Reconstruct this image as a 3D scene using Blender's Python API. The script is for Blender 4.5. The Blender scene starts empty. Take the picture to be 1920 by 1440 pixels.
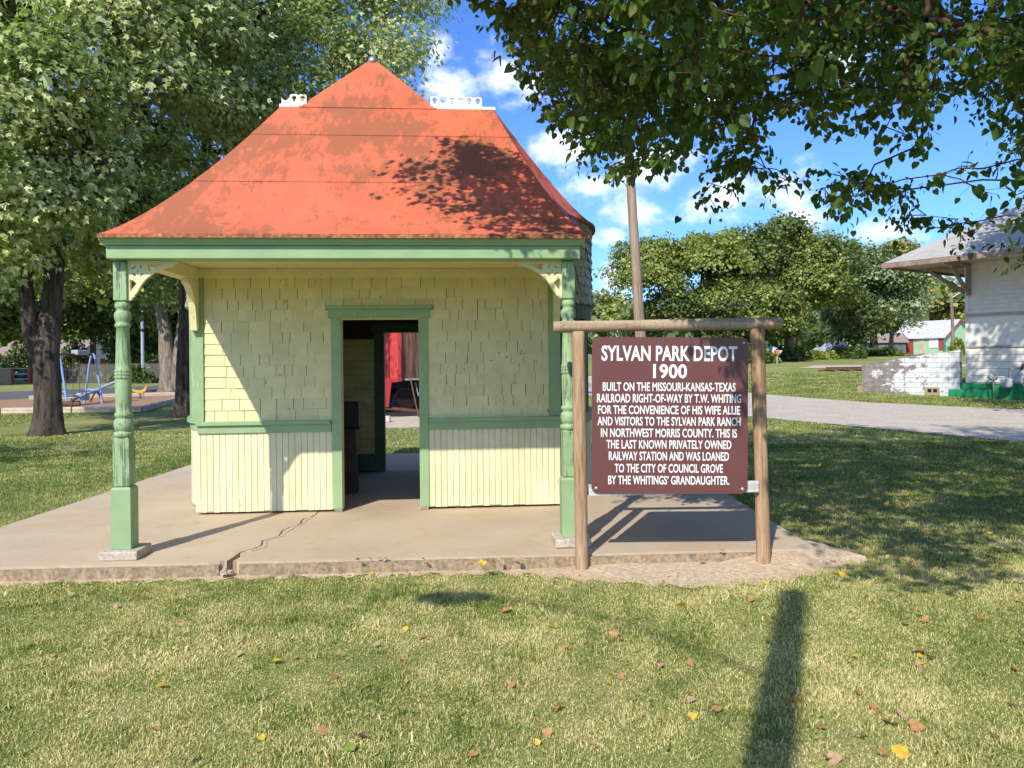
import bpy, bmesh, math, random
import numpy as np
from mathutils import Vector, Matrix
R = math.radians
PI = math.pi
random.seed(7)
rng = np.random.default_rng(11)
scene = bpy.context.scene
COL = scene.collection

# ------------------------------------------------------------------ camera, sky, sun, exposure
EYE = 1.72
SUN_AZ, SUN_EL = 22.5, 41.5          # sun behind the viewer's left shoulder
cam_d = bpy.data.cameras.new("camera")
cam = bpy.data.objects.new("camera", cam_d)
COL.objects.link(cam)
cam_d.sensor_fit = 'HORIZONTAL'; cam_d.sensor_width = 36; cam_d.lens = 27.0
cam_d.shift_y = -46.7 / 1920
cam_d.clip_start = 0.05; cam_d.clip_end = 4000
cam.matrix_world = (Matrix.Translation((0, 0, EYE)) @ Matrix.Rotation(PI / 2, 4, 'X') @ Matrix.Rotation(R(-0.6), 4, 'Z'))
scene.camera = cam

scene.view_settings.view_transform = 'Standard'
scene.view_settings.look = 'None'
scene.view_settings.gamma = 1
scene.view_settings.use_curve_mapping = False
scene.view_settings.exposure = 0.9

sun_d = bpy.data.lights.new("sun", 'SUN')
sun_d.energy = 2.95; sun_d.angle = R(0.53); sun_d.color = (1.0, 0.95, 0.86)
sun = bpy.data.objects.new("sun", sun_d); COL.objects.link(sun)
Ldir = Vector((math.sin(R(SUN_AZ)) * math.cos(R(SUN_EL)), math.cos(R(SUN_AZ)) * math.cos(R(SUN_EL)), -math.sin(R(SUN_EL))))
sun.rotation_euler = Ldir.to_track_quat('-Z', 'Y').to_euler()

def hz(px): return 673.3 - 0.0104 * (px - 960)
def at(px, d): return (px - 960) / 1440 * d
def zat(px, py, d): return EYE + (hz(px) - py) * d / 1440

world = bpy.data.worlds.new("World"); scene.world = world; world.use_nodes = True
def build_world():
    nt = world.node_tree; n = nt.nodes; L = nt.links; n.clear()
    out = n.new('ShaderNodeOutputWorld'); bg = n.new('ShaderNodeBackground'); L.new(bg.outputs[0], out.inputs[0])
    bg.inputs[1].default_value = 0.15
    sky = n.new('ShaderNodeTexSky'); sky.sky_type = 'NISHITA'; sky.sun_disc = False
    sky.sun_elevation = R(SUN_EL); sky.sun_rotation = R(180 + SUN_AZ); sky.air_density = 1.0; sky.dust_density = 0.4; sky.ozone_density = 2.0
    tint = n.new('ShaderNodeMix'); tint.data_type = 'RGBA'; tint.blend_type = 'MULTIPLY'; tint.inputs[0].default_value = 1
    L.new(sky.outputs[0], tint.inputs[6]); tint.inputs[7].default_value = (0.31, 0.50, 0.85, 1)
    tc = n.new('ShaderNodeTexCoord')
    nrm = n.new('ShaderNodeVectorMath'); nrm.operation = 'NORMALIZE'; L.new(tc.outputs['Generated'], nrm.inputs[0])
    # cloud bank positions are directions on the sky dome; (azimuth px, elevation px, radius, flatness)
    acc = None
    def mth(op, a, b=None, clamp=False):
        m = n.new('ShaderNodeMath'); m.operation = op; m.use_clamp = clamp
        for i, v in enumerate((a, b)):
            if v is None: continue
            if isinstance(v, (int, float)): m.inputs[i].default_value = v
            else: L.new(v, m.inputs[i])
        return m.outputs[0]
    clouds = [(950, 130, .052, 1.0), (850, 165, .05, 1.0), (826, 88, .03, .8), (1000, 165, .05, 1.3),
              (1075, 275, .085, 1.6), (1200, 325, .10, 1.5), (1120, 350, .06, 1.8), (1190, 410, .075, 1.9), (1150, 440, .04, 1.8),
              (1150, 525, .06, 1.4), (1110, 560, .05, 1.6), (1360, 365, .09, 1.8), (1480, 350, .07, 1.3), (1500, 420, .06, 1.7), (1660, 440, .06, 1.8),
              (1770, 522, .05, 1.8), (1330, 180, .06, 1.5), (1600, 120, .06, 1.5), (600, 250, .08, 1.6), (300, 420, .12, 1.8), (2150, 380, .14, 1.7), (-250, 330, .16, 1.7), (2500, 250, .2, 1.5)]
    dirs = [(Vector(((px - 960) / 1440, 1, (673 - py) / 1440)).normalized(), r, fl) for px, py, r, fl in clouds]
    dirs += [(Vector(v).normalized(), r, 1.0) for v, r in (((0, -1, .45), .5), ((-.9, -.5, .6), .45), ((.95, -.3, .5), .5), ((.2, -.4, 1), .45), ((-.5, .1, 1), .35), ((-1, .3, .35), .3), ((.6, -1, .8), .4), ((-.5, -1, 1), .4))]  # unseen clouds added overhead and behind the camera as white fill light
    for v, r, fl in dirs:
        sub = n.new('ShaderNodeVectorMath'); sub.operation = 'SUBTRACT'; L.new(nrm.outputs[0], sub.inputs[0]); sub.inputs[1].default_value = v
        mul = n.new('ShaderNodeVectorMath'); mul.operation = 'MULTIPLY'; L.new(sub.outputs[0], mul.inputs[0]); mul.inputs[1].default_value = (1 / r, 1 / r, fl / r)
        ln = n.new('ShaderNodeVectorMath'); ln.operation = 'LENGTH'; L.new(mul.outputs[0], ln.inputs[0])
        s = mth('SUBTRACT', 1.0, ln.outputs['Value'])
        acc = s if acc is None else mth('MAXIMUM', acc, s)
    acc = mth('MAXIMUM', acc, -0.7)
    mp = n.new('ShaderNodeMapping'); L.new(nrm.outputs[0], mp.inputs[0]); mp.inputs['Scale'].default_value = (1, 1, 1.5)
    nz = n.new('ShaderNodeTexNoise'); L.new(mp.outputs[0], nz.inputs['Vector']); nz.inputs['Scale'].default_value = 17; nz.inputs['Detail'].default_value = 9; nz.inputs['Roughness'].default_value = 0.6
    nz2 = n.new('ShaderNodeTexNoise'); L.new(mp.outputs[0], nz2.inputs['Vector']); nz2.inputs['Scale'].default_value = 40; nz2.inputs['Detail'].default_value = 5
    f = mth('ADD', acc, mth('MULTIPLY', mth('SUBTRACT', nz.outputs['Fac'], 0.5), 2.3))
    mr = n.new('ShaderNodeMapRange'); mr.interpolation_type = 'SMOOTHSTEP'; L.new(f, mr.inputs[0]); mr.inputs[1].default_value = 0.27; mr.inputs[2].default_value = 1.08
    dens = mth('MULTIPLY', mr.outputs[0], 0.92)
    shade = n.new('ShaderNodeMapRange'); L.new(nz2.outputs['Fac'], shade.inputs[0]); shade.inputs[1].default_value = .3; shade.inputs[2].default_value = .7; shade.inputs[3].default_value = 0.0; shade.inputs[4].default_value = 1.0
    cc = n.new('ShaderNodeMix'); cc.data_type = 'RGBA'; L.new(shade.outputs[0], cc.inputs[0])
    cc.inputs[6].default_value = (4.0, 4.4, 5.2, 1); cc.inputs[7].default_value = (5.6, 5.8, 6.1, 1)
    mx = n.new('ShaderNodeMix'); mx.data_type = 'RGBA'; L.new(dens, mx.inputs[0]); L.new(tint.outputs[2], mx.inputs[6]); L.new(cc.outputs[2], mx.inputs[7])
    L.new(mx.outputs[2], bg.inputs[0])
build_world()

# ------------------------------------------------------------------ tagging and mesh helpers
def tag(o, label=None, cat=None, group=None, kind=None):
    if label: o['label'] = label
    if cat: o['category'] = cat
    if group: o['group'] = group
    if kind: o['kind'] = kind
    return o
def empty(name, loc=(0, 0, 0), rz=0, label=None, cat=None, group=None):
    o = bpy.data.objects.new(name, None); COL.objects.link(o)
    o.location = loc; o.rotation_euler = (0, 0, rz); o.empty_display_size = .2
    return tag(o, label, cat, group)
def link(name, me, mat=None, parent=None):
    o = bpy.data.objects.new(name, me); COL.objects.link(o)
    if mat: me.materials.append(mat)
    if parent: o.parent = parent
    return o
def np_mesh(name, verts, faces_flat, loop_tot):
    """verts (n,3); faces_flat flat vertex indices; loop_tot per polygon"""
    me = bpy.data.meshes.new(name)
    me.vertices.add(len(verts)); me.vertices.foreach_set('co', np.asarray(verts, np.float32).ravel())
    me.loops.add(len(faces_flat)); me.loops.foreach_set('vertex_index', np.asarray(faces_flat, np.int32))
    lt = np.asarray(loop_tot, np.int32); ls = np.concatenate(([0], np.cumsum(lt)[:-1])).astype(np.int32)
    me.polygons.add(len(lt)); me.polygons.foreach_set('loop_start', ls); me.polygons.foreach_set('loop_total', lt)
    me.update(calc_edges=True); me.validate(); return me

class MB:
    def __init__(s): s.v = []; s.f = []
    def add(s, vs, fs):
        b = len(s.v); s.v += [tuple(v) for v in vs]; s.f += [tuple(b + i for i in f) for f in fs]; return s
    def box(s, x0, x1, y0, y1, z0, z1):
        return s.add([(x0, y0, z0), (x1, y0, z0), (x1, y1, z0), (x0, y1, z0), (x0, y0, z1), (x1, y0, z1), (x1, y1, z1), (x0, y1, z1)],
                     [(3, 2, 1, 0), (4, 5, 6, 7), (0, 1, 5, 4), (1, 2, 6, 5), (2, 3, 7, 6), (3, 0, 4, 7)])
    def obox(s, c, ax, ay, az, hx, hy, hz_):
        c, ax, ay, az = Vector(c), Vector(ax), Vector(ay), Vector(az); vs = []
        for k in (-1, 1):
            for i, j in ((-1, -1), (1, -1), (1, 1), (-1, 1)):
                vs.append(c + ax * (i * hx) + ay * (j * hy) + az * (k * hz_))
        return s.add(vs, [(3, 2, 1, 0), (4, 5, 6, 7), (0, 1, 5, 4), (1, 2, 6, 5), (2, 3, 7, 6), (3, 0, 4, 7)])
    def bar(s, a, b, w, h, up=(0, 0, 1)):
        a, b = Vector(a), Vector(b); d = (b - a); l = d.length; d.normalize(); up = Vector(up)
        if abs(d.dot(up)) > .98: up = Vector((0, 1, 0))
        sx = d.cross(up).normalized(); uz = sx.cross(d).normalized()
        return s.obox((a + b) / 2, d, sx, uz, l / 2, w / 2, h / 2)
    def tube(s, pts, radii, n=8, caps=True):
        pts = [Vector(p) for p in pts]
        if isinstance(radii, (int, float)): radii = [radii] * len(pts)
        rings = []; ref = None
        for i, p in enumerate(pts):
            d = (pts[min(i + 1, len(pts) - 1)] - pts[max(i - 1, 0)])
            if d.length < 1e-9: d = Vector((0, 0, 1))
            d.normalize()
            if ref is None:
                ref = Vector((1, 0, 0)) if abs(d.x) < .9 else Vector((0, 1, 0))
            x = (ref - d * ref.dot(d)).normalized(); y = d.cross(x); ref = x
            rings.append([p + (x * math.cos(2 * PI * k / n) + y * math.sin(2 * PI * k / n)) * radii[i] for k in range(n)])
        vs = [v for r in rings for v in r]; fs = []
        for i in range(len(pts) - 1):
            for k in range(n):
                a = i * n + k; b = i * n + (k + 1) % n
                fs.append((a, b, b + n, a + n))
        if caps: fs.append(tuple(range(n - 1, -1, -1))); fs.append(tuple((len(pts) - 1) * n + k for k in range(n)))
        return s.add(vs, fs)
    def lathe(s, prof, n=20, c=(0, 0, 0)):
        vs = []; fs = []
        for r, z in prof:
            for k in range(n): vs.append((c[0] + r * math.cos(2 * PI * k / n), c[1] + r * math.sin(2 * PI * k / n), c[2] + z))
        for i in range(len(prof) - 1):
            for k in range(n):
                a = i * n + k; b = i * n + (k + 1) % n; fs.append((a, b, b + n, a + n))
        fs.append(tuple(range(n - 1, -1, -1))); fs.append(tuple((len(prof) - 1) * n + k for k in range(n)))
        return s.add(vs, fs)
    def prism(s, poly, z0, z1):
        n = len(poly)
        vs = [(x, y, z0) for x, y in poly] + [(x, y, z1) for x, y in poly]
        fs = [tuple(range(n - 1, -1, -1)), tuple(range(n, 2 * n))] + [(i, (i + 1) % n, n + (i + 1) % n, n + i) for i in range(n)]
        return s.add(vs, fs)
    def build(s, name, mat, parent=None, smooth=False, bevel=0, seg=2):
        me = bpy.data.meshes.new(name); me.from_pydata(s.v, [], s.f); me.update()
        bm = bmesh.new(); bm.from_mesh(me); bmesh.ops.recalc_face_normals(bm, faces=bm.faces); bm.to_mesh(me); bm.free()
        o = link(name, me, mat, parent)
        if smooth: me.polygons.foreach_set('use_smooth', [True] * len(me.polygons))
        if bevel:
            m = o.modifiers.new('bevel', 'BEVEL'); m.width = bevel; m.segments = seg; m.limit_method = 'ANGLE'; m.angle_limit = R(35)
        return o

def curve_plate(name, loops, thick, mat, parent=None, matrix=None):
    """a flat plate with holes from closed 2-D loops (x,z), solid in y"""
    cu = bpy.data.curves.new(name, 'CURVE'); cu.dimensions = '2D'; cu.fill_mode = 'BOTH'; cu.extrude = thick / 2
    for lp in loops:
        sp = cu.splines.new('POLY'); sp.points.add(len(lp) - 1); sp.use_cyclic_u = True
        for p, (x, y) in zip(sp.points, lp): p.co = (x, y, 0, 1)
    t = bpy.data.objects.new('t', cu); COL.objects.link(t); bpy.context.view_layer.update()
    me = bpy.data.meshes.new_from_object(t.evaluated_get(bpy.context.evaluated_depsgraph_get()))
    bpy.data.objects.remove(t); bpy.data.curves.remove(cu)
    m = Matrix.Rotation(PI / 2, 4, 'X')
    me.transform((matrix or Matrix()) @ m); me.name = name
    me.materials.clear()
    return link(name, me, mat, parent)

# ------------------------------------------------------------------ material helpers
class NM:
    def __init__(s, name, rough=.7, spec=.3):
        s.m = bpy.data.materials.new(name); s.m.use_nodes = True; s.t = s.m.node_tree; s.n = s.t.nodes; s.L = s.t.links
        s.b = s.n['Principled BSDF']; s.out = s.n['Material Output']
        s.b.inputs['Roughness'].default_value = rough; s.b.inputs['Specular IOR Level'].default_value = spec
        s.tc = s.n.new('ShaderNodeTexCoord'); s.geo = s.n.new('ShaderNodeNewGeometry'); s.hs = None
    def coord(s, scale=(1, 1, 1), kind='Object', rot=(0, 0, 0)):
        mp = s.n.new('ShaderNodeMapping'); src = s.geo.outputs['Position'] if kind == 'World' else s.tc.outputs[kind]
        s.L.new(src, mp.inputs[0]); mp.inputs['Scale'].default_value = scale; mp.inputs['Rotation'].default_value = rot; return mp.outputs[0]
    def noise(s, co, scale, detail=5, rough=.6, dist=0):
        t = s.n.new('ShaderNodeTexNoise'); s.L.new(co, t.inputs['Vector']); t.inputs['Scale'].default_value = scale
        t.inputs['Detail'].default_value = detail; t.inputs['Roughness'].default_value = rough; t.inputs['Distortion'].default_value = dist; return t.outputs['Fac']
    def vor(s, co, scale, feat='F1'):
        t = s.n.new('ShaderNodeTexVoronoi'); s.L.new(co, t.inputs['Vector']); t.inputs['Scale'].default_value = scale; t.feature = feat; return t.outputs['Distance']
    def rng(s, f, a, b, c=0, d=1):
        t = s.n.new('ShaderNodeMapRange'); s.L.new(f, t.inputs[0])
        for i, v in enumerate((a, b, c, d)): t.inputs[i + 1].default_value = v
        return t.outputs[0]
    def math(s, op, a, b=0.):
        t = s.n.new('ShaderNodeMath'); t.operation = op
        for i, v in enumerate((a, b)):
            if isinstance(v, (int, float)): t.inputs[i].default_value = v
            else: s.L.new(v, t.inputs[i])
        return t.outputs[0]
    def mix(s, f, a, b, mode='MIX'):
        t = s.n.new('ShaderNodeMix'); t.data_type = 'RGBA'; t.blend_type = mode
        for i, v in ((0, f), (6, a), (7, b)):
            if isinstance(v, (int, float)): t.inputs[i].default_value = v
            elif isinstance(v, tuple): t.inputs[i].default_value = (*v[:3], 1)
            else: s.L.new(v, t.inputs[i])
        return t.outputs[2]
    def ramp(s, f, stops):
        t = s.n.new('ShaderNodeValToRGB'); s.L.new(f, t.inputs[0]); e = t.color_ramp.elements
        while len(e) < len(stops): e.new(.5)
        for el, (p, c) in zip(e, stops): el.position = p; el.color = (*c, 1)
        return t.outputs[0]
    def island(s): return s.geo.outputs['Random Per Island']
    def sep(s, co, ax):
        t = s.n.new('ShaderNodeSeparateXYZ'); s.L.new(co, t.inputs[0]); return t.outputs[ax]
    def color(s, c):
        if isinstance(c, tuple): s.b.inputs['Base Color'].default_value = (*c[:3], 1)
        else: s.L.new(c, s.b.inputs['Base Color'])
        return s
    def bump(s, h, strength=.3, dist=.01):
        t = s.n.new('ShaderNodeBump'); s.L.new(h, t.inputs['Height']); t.inputs['Strength'].default_value = strength; t.inputs['Distance'].default_value = dist
        s.L.new(t.outputs[0], s.b.inputs['Normal']); return s
    def leafy(s, c, back=None, trans=.3):
        """leaf: reflective front, paler back, light coming through"""
        if back is not None: c2 = s.mix(s.geo.outputs['Backfacing'], c, back)
        else: c2 = c
        s.color(c2)
        tr = s.n.new('ShaderNodeBsdfTranslucent'); tcol = s.mix(1.0, c, (1.15, 1.25, .5), 'MULTIPLY'); s.L.new(tcol, tr.inputs[0])
        mx = s.n.new('ShaderNodeMixShader'); mx.inputs[0].default_value = trans; s.L.new(s.b.outputs[0], mx.inputs[1]); s.L.new(tr.outputs[0], mx.inputs[2]); s.L.new(mx.outputs[0], s.out.inputs[0]); return s

def simple(name, c, rough=.7, var=.25, scale=6, spec=.3, metal=0, bumps=.1):
    k = NM(name, rough, spec); co = k.coord(); f = k.noise(co, scale, 6, .65)
    lo = tuple(x * (1 - var) for x in c); hi = tuple(min(1, x * (1 + var)) for x in c)
    k.color(k.mix(k.rng(f, .3, .7), lo, hi)); k.b.inputs['Metallic'].default_value = metal
    if bumps: k.bump(k.noise(co, scale * 8, 4), bumps, .01)
    return k.m

def paint(name, c, under, worn=.60, grain=(14, 14, 1.2), dirt=(.5, .42, .3), dirt_amt=.25, rough=.55, iso=False, low=None):
    """old paint on wood: fine grain, chips that show the wood, a little dirt"""
    k = NM(name, rough, .3); co = k.coord(grain); ci = k.coord()
    big = k.noise(ci, 1.7, 4, .6); f = k.noise(co, 3.2, 6, .7)
    tone = k.mix(k.rng(k.noise(ci, 5, 5), .3, .7), tuple(x * .9 for x in c), tuple(min(1, x * 1.06) for x in c))
    if iso: tone = k.mix(k.rng(k.island(), 0, 1), tone, k.mix(1., tone, (.9, .9, .86), 'MULTIPLY'))
    dm = k.math('MULTIPLY', k.rng(k.noise(ci, 2.6, 7, .7), .5, .75), dirt_amt)
    tone = k.mix(dm, tone, dirt)
    chip = k.math('ADD', f, k.math('MULTIPLY', k.math('SUBTRACT', big, .5), .45))
    if low: chip = k.math('ADD', chip, k.rng(k.sep(ci, 2), low[0], low[1], low[2], 0))
    m = k.rng(chip, worn, worn + .025)
    k.color(k.mix(m, tone, under)); k.bump(k.math('SUBTRACT', k.math('MULTIPLY', f, .6), m), .35, .004); return k.m

MAT = {}
CREAM = (.73, .665, .355)
MAT['cream'] = paint('cream_paint', CREAM, (.36, .26, .17), .68, (9, 9, 2))
MAT['cream_shingle'] = paint('cream_shingle_paint', CREAM, (.30, .17, .10), .668, (6, 6, 5), iso=True, dirt_amt=.2, low=(.95, 1.5, .05))
MAT['cream_board'] = paint('cream_board_paint', (.74, .695, .43), (.33, .27, .17), .71, (16, 16, 1.3), iso=True, dirt_amt=.35, low=(.0, .3, .05))
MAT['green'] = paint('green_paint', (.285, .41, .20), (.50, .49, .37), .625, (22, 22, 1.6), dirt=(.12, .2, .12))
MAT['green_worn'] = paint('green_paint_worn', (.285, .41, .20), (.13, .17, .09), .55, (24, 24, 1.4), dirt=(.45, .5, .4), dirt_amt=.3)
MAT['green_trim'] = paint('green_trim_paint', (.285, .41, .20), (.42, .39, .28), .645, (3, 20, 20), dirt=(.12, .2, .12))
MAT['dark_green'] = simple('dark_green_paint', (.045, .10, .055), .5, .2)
MAT['old_shingle'] = paint('weathered_shingle', (.47, .45, .29), (.68, .65, .5), .60, (8, 8, 3), iso=True, dirt=(.16, .14, .09), dirt_amt=.7)
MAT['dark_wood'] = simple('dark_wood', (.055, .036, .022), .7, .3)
MAT['inner_yellow'] = simple('inner_yellow_board', (.58, .46, .15), .65, .25, 4)
MAT['black'] = simple('black_metal', (.012, .012, .013), .5, .3)
MAT['white'] = paint('white_paint', (.78, .77, .74), (.3, .28, .26), .63, (6, 6, 6))
MAT['white_metal'] = paint('white_rusty_metal', (.80, .79, .75), (.42, .24, .14), .62, (9, 9, 9), dirt_amt=.35)
MAT['galv'] = simple('galvanised_metal', (.5, .5, .5), .4, .2, 8, .5, .8)
MAT['rust'] = simple('rust_metal', (.16, .07, .045), .8, .35, 9)
MAT['blue'] = simple('blue_painted_steel', (.22, .38, .62), .4, .15)
MAT['yellow'] = simple('yellow_plastic', (.75, .42, .05), .4, .15)
MAT['orange'] = simple('orange_plastic', (.85, .16, .02), .45, .1)
MAT['grey_metal'] = simple('grey_metal', (.36, .38, .4), .45, .2)
MAT['red'] = paint('red_paint', (.62, .065, .06), (.25, .06, .05), .72, (5, 5, 3), dirt=(.3, .1, .08))
def roof_mat():
    k = NM('red_metal_roof', .5, .25); ci = k.coord()
    base = k.mix(k.rng(k.noise(ci, 3.2, 6, .6), .3, .7), (.60, .130, .058), (.70, .165, .078))
    st = k.coord((7.5, 4.0, 2.0)); b1 = k.noise(st, 1.0, 10, .80, .25); b2 = k.noise(ci, .9, 3, .5)
    f = k.math('ADD', b1, k.math('MULTIPLY', k.math('SUBTRACT', b2, .5), .9))
    stain = k.math('MULTIPLY', k.rng(f, .46, .55), .85)
    c = k.mix(stain, base, (.29, .105, .05))
    xx = k.sep(ci, 0); ln = k.math('ABSOLUTE', k.math('SUBTRACT', k.math('FRACT', k.math('ADD', k.math('MULTIPLY', xx, 1.32), .13)), .5)); c = k.mix(k.math('MULTIPLY', k.rng(ln, .007, .003), .3), c, (.3, .09, .05))
    fine = k.rng(k.noise(k.coord((16, 16, 4)), 1.6, 6, .75), .66, .74)
    c = k.mix(k.math('MULTIPLY', fine, .45), c, (.30, .10, .055))
    k.color(c); k.bump(k.noise(ci, 2.0, 3), .25, .03)
    k.L.new(k.rng(stain, 0, .8, .42, .75), k.b.inputs['Roughness']); return k.m
MAT['roof'] = roof_mat()
def edge_mat():
    k = NM('rusty_roof_edge', .8); co = k.coord((1, 1, 1)); f = k.noise(co, 26, 5, .7)
    k.color(k.ramp(f, [(.3, (.10, .045, .025)), (.5, (.30, .10, .05)), (.62, (.42, .2, .07)), (.75, (.55, .4, .2))])); k.bump(f, .6, .01); return k.m
MAT['roof_edge'] = edge_mat()
def concrete():
    k = NM('concrete', .85, .2); co = k.coord(kind='World')
    b = k.mix(k.rng(k.noise(co, .55, 5, .6), .35, .68), (.43, .325, .21), (.53, .425, .30))
    b = k.mix(k.math('MULTIPLY', k.rng(k.noise(co, 1.9, 6, .7, .5), .54, .70), .42), b, (.46, .27, .14))
    b = k.mix(k.math('MULTIPLY', k.rng(k.noise(co, 5, 6, .7), .58, .72), .4), b, (.25, .21, .17))
    sp = k.noise(co, 130, 3, .7); b = k.mix(k.math('MULTIPLY', k.rng(sp, .55, .75), .45), b, (.62, .57, .5)); b = k.mix(k.math('MULTIPLY', k.rng(sp, .42, .3), .35), b, (.2, .16, .13))
    k.color(b); k.bump(k.math('ADD', k.math('MULTIPLY', sp, .5), k.noise(co, 9, 5)), .25, .008); return k.m
MAT['concrete'] = concrete()
MAT['rough_concrete'] = simple('rough_concrete', (.37, .275, .175), .95, .45, 30, .2, 0, .8)
MAT['pad'] = simple('pad_concrete', (.50, .42, .33), .95, .35, 26, .2, 0, .6)
MAT['patch'] = simple('patch_mortar', (.48, .39, .29), .95, .2, 25, .2, 0, .5)
def wood(name, c1, c2, c3, sc=(30, 30, 2.2)):
    k = NM(name, .75, .25); co = k.coord(sc); f = k.noise(co, 1.0, 6, .65, .8); g = k.noise(k.coord((60, 60, 2)), 1.6, 4)
    c = k.ramp(f, [(.32, c1), (.5, c2), (.68, c3)]); c = k.mix(k.math('MULTIPLY', k.rng(g, .56, .66), .6), c, tuple(x * .35 for x in c1)); k.color(c); k.bump(k.math('ADD', f, g), .35, .005); return k.m
MAT['post_wood'] = wood('sawn_log', (.27, .145, .072), (.40, .255, .14), (.50, .37, .24))
MAT['beam_wood'] = wood('peeled_log', (.25, .165, .10), (.38, .27, .175), (.48, .37, .26), (2.2, 30, 30))
MAT['pole_wood'] = wood('weathered_pole', (.20, .135, .09), (.33, .24, .165), (.43, .33, .25), (16, 16, .8))
MAT['plank'] = wood('grey_plank', (.42, .39, .35), (.52, .49, .45), (.62, .6, .56), (2, 30, 30))
def sign_mat():
    k = NM('brown_sign_enamel', .38, .45); f = k.noise(k.coord(), 3, 5); k.color(k.mix(k.rng(f, .3, .7), (.128, .043, .038), (.150, .054, .046))); k.bump(k.noise(k.coord(), 2, 2), .05, .02); return k.m
MAT['sign'] = sign_mat()
MAT['letter'] = simple('white_lettering', (.80, .80, .77), .5, .05, 5, .3, 0, 0)
def glass():
    k = NM('window_glass', .05); k.n.remove(k.b); tr = k.n.new('ShaderNodeBsdfTransparent'); gl = k.n.new('ShaderNodeBsdfGlossy'); gl.inputs['Roughness'].default_value = .03
    fr = k.n.new('ShaderNodeFresnel'); fr.inputs[0].default_value = 1.5; mx = k.n.new('ShaderNodeMixShader'); tr.inputs[0].default_value = (.82, .86, .84, 1)
    k.L.new(fr.outputs[0], mx.inputs[0]); k.L.new(tr.outputs[0], mx.inputs[1]); k.L.new(gl.outputs[0], mx.inputs[2]); k.L.new(mx.outputs[0], k.out.inputs[0]); return k.m
MAT['glass'] = glass()
def bark(name, c1, c2):
    k = NM(name, .9, .15); co = k.coord((7, 7, 1.3), 'World'); f = k.noise(co, 1.3, 8, .72, .8); k.color(k.mix(k.rng(f, .35, .66), c1, c2))
    k.bump(f, .9, .06); return k.m
MAT['bark'] = bark('grey_bark', (.025, .018, .014), (.145, .115, .09))
MAT['bark_brown'] = bark('brown_bark', (.07, .04, .025), (.24, .15, .09))
MAT['bark_pale'] = bark('pale_bark', (.11, .08, .06), (.36, .29, .23))
def leafmat(name, cols, back, trans=.3, rough=.5, spec=.35):
    k = NM(name, rough, spec); big = k.noise(k.coord(kind='World'), .45, 3); f = k.math('ADD', k.math('MULTIPLY', k.island(), .75), k.math('MULTIPLY', big, .3))
    n = len(cols); k.leafy(k.ramp(f, [(i / (n - 1) * .9 + .05, c) for i, c in enumerate(cols)]), back, trans); return k.m
MAT['maple'] = leafmat('silver_maple_leaf', [(.08, .14, .025), (.14, .21, .04), (.22, .29, .065), (.32, .38, .12), (.42, .46, .19)], (.30, .34, .17), .38)
MAT['maple_pale'] = leafmat('silver_maple_leaf_pale', [(.26, .34, .09), (.43, .49, .18), (.62, .64, .31), (.74, .74, .44)], (.42, .47, .30), .35)
MAT['heart_leaf'] = leafmat('heart_leaf', [(.03, .07, .01), (.055, .115, .016), (.09, .165, .026), (.15, .22, .036), (.24, .27, .06)], (.11, .17, .05), .43, .5, .22)
MAT['elm'] = leafmat('elm_leaf', [(.10, .14, .03), (.20, .26, .05), (.34, .38, .09), (.48, .48, .14)], None, .35)
MAT['silver'] = leafmat('silver_leaf', [(.16, .22, .10), (.25, .31, .16), (.34, .39, .22), (.43, .47, .29)], (.4, .45, .28), .3)
MAT['autumn'] = leafmat('autumn_leaf', [(.20, .24, .07), (.30, .32, .10), (.38, .34, .11), (.42, .30, .10)], None, .3)
MAT['far_leaf'] = leafmat('far_leaf', [(.05, .09, .025), (.08, .135, .035), (.13, .18, .05), (.20, .21, .06)], None, .3)

# ================================================================== SETTING
def gz(x, y):
    x = np.asarray(x, float); y = np.asarray(y, float)
    fx = np.clip((x + 8) / 14, 0, 1); fx = fx * fx * (3 - 2 * fx)
    h = .035 * np.clip(y - 28, 0, 47) * (.12 + .88 * fx) + .006 * np.clip(y - 75, 0, 250)
    return h * np.clip((y - 20) / 12, 0, 1)
def gzf(x, y): return float(gz(x, y))

def lawn_mat():
    k = NM('lawn_ground', .95, .1); co = k.coord(kind='World')
    a = k.noise(co, .35, 5, .6); b = k.noise(co, 2.2, 6, .65); c = k.noise(co, 45, 4, .7); far = k.noise(k.coord((.25, 1, 1), 'World'), .8, 6, .7)
    g = k.mix(k.rng(c, .3, .7), (.12, .17, .035), (.29, .30, .09))
    d = k.mix(k.rng(c, .3, .7), (.36, .28, .15), (.54, .45, .26))
    f = k.math('ADD', k.math('MULTIPLY', a, .5), k.math('ADD', k.math('MULTIPLY', b, .3), k.math('MULTIPLY', far, .25)))
    col = k.mix(k.rng(f, .48, .76), g, d)
    k.color(col); k.bump(c, .6, .03); return k.m
MAT['lawn'] = lawn_mat()
def build_ground():
    def axis(lo, hi, dense, step, grow):
        a = list(np.arange(-dense, dense + 1e-6, step)); s = step
        while a[-1] < hi: s *= grow; a.append(a[-1] + s)
        s = step
        while a[0] > lo: s *= grow; a.insert(0, a[0] - s)
        return np.array(a)
    xs = axis(-900, 900, 40, 2.0, 1.25); ys = axis(-200, 1200, 80, 2.0, 1.25)
    X, Y = np.meshgrid(xs, ys); Z = gz(X, Y); nx, ny = len(xs), len(ys)
    v = np.stack([X, Y, Z], -1).reshape(-1, 3); i = np.arange(nx - 1)[None, :] + nx * np.arange(ny - 1)[:, None]; i = i.ravel()
    f = np.stack([i, i + 1, i + nx + 1, i + nx], 1).ravel()
    me = np_mesh('lawn_ground', v, f, np.full(len(i), 4)); me.polygons.foreach_set('use_smooth', [True] * len(i))
    tag(link('lawn_ground', me, MAT['lawn']), kind='structure')
build_ground()

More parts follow.
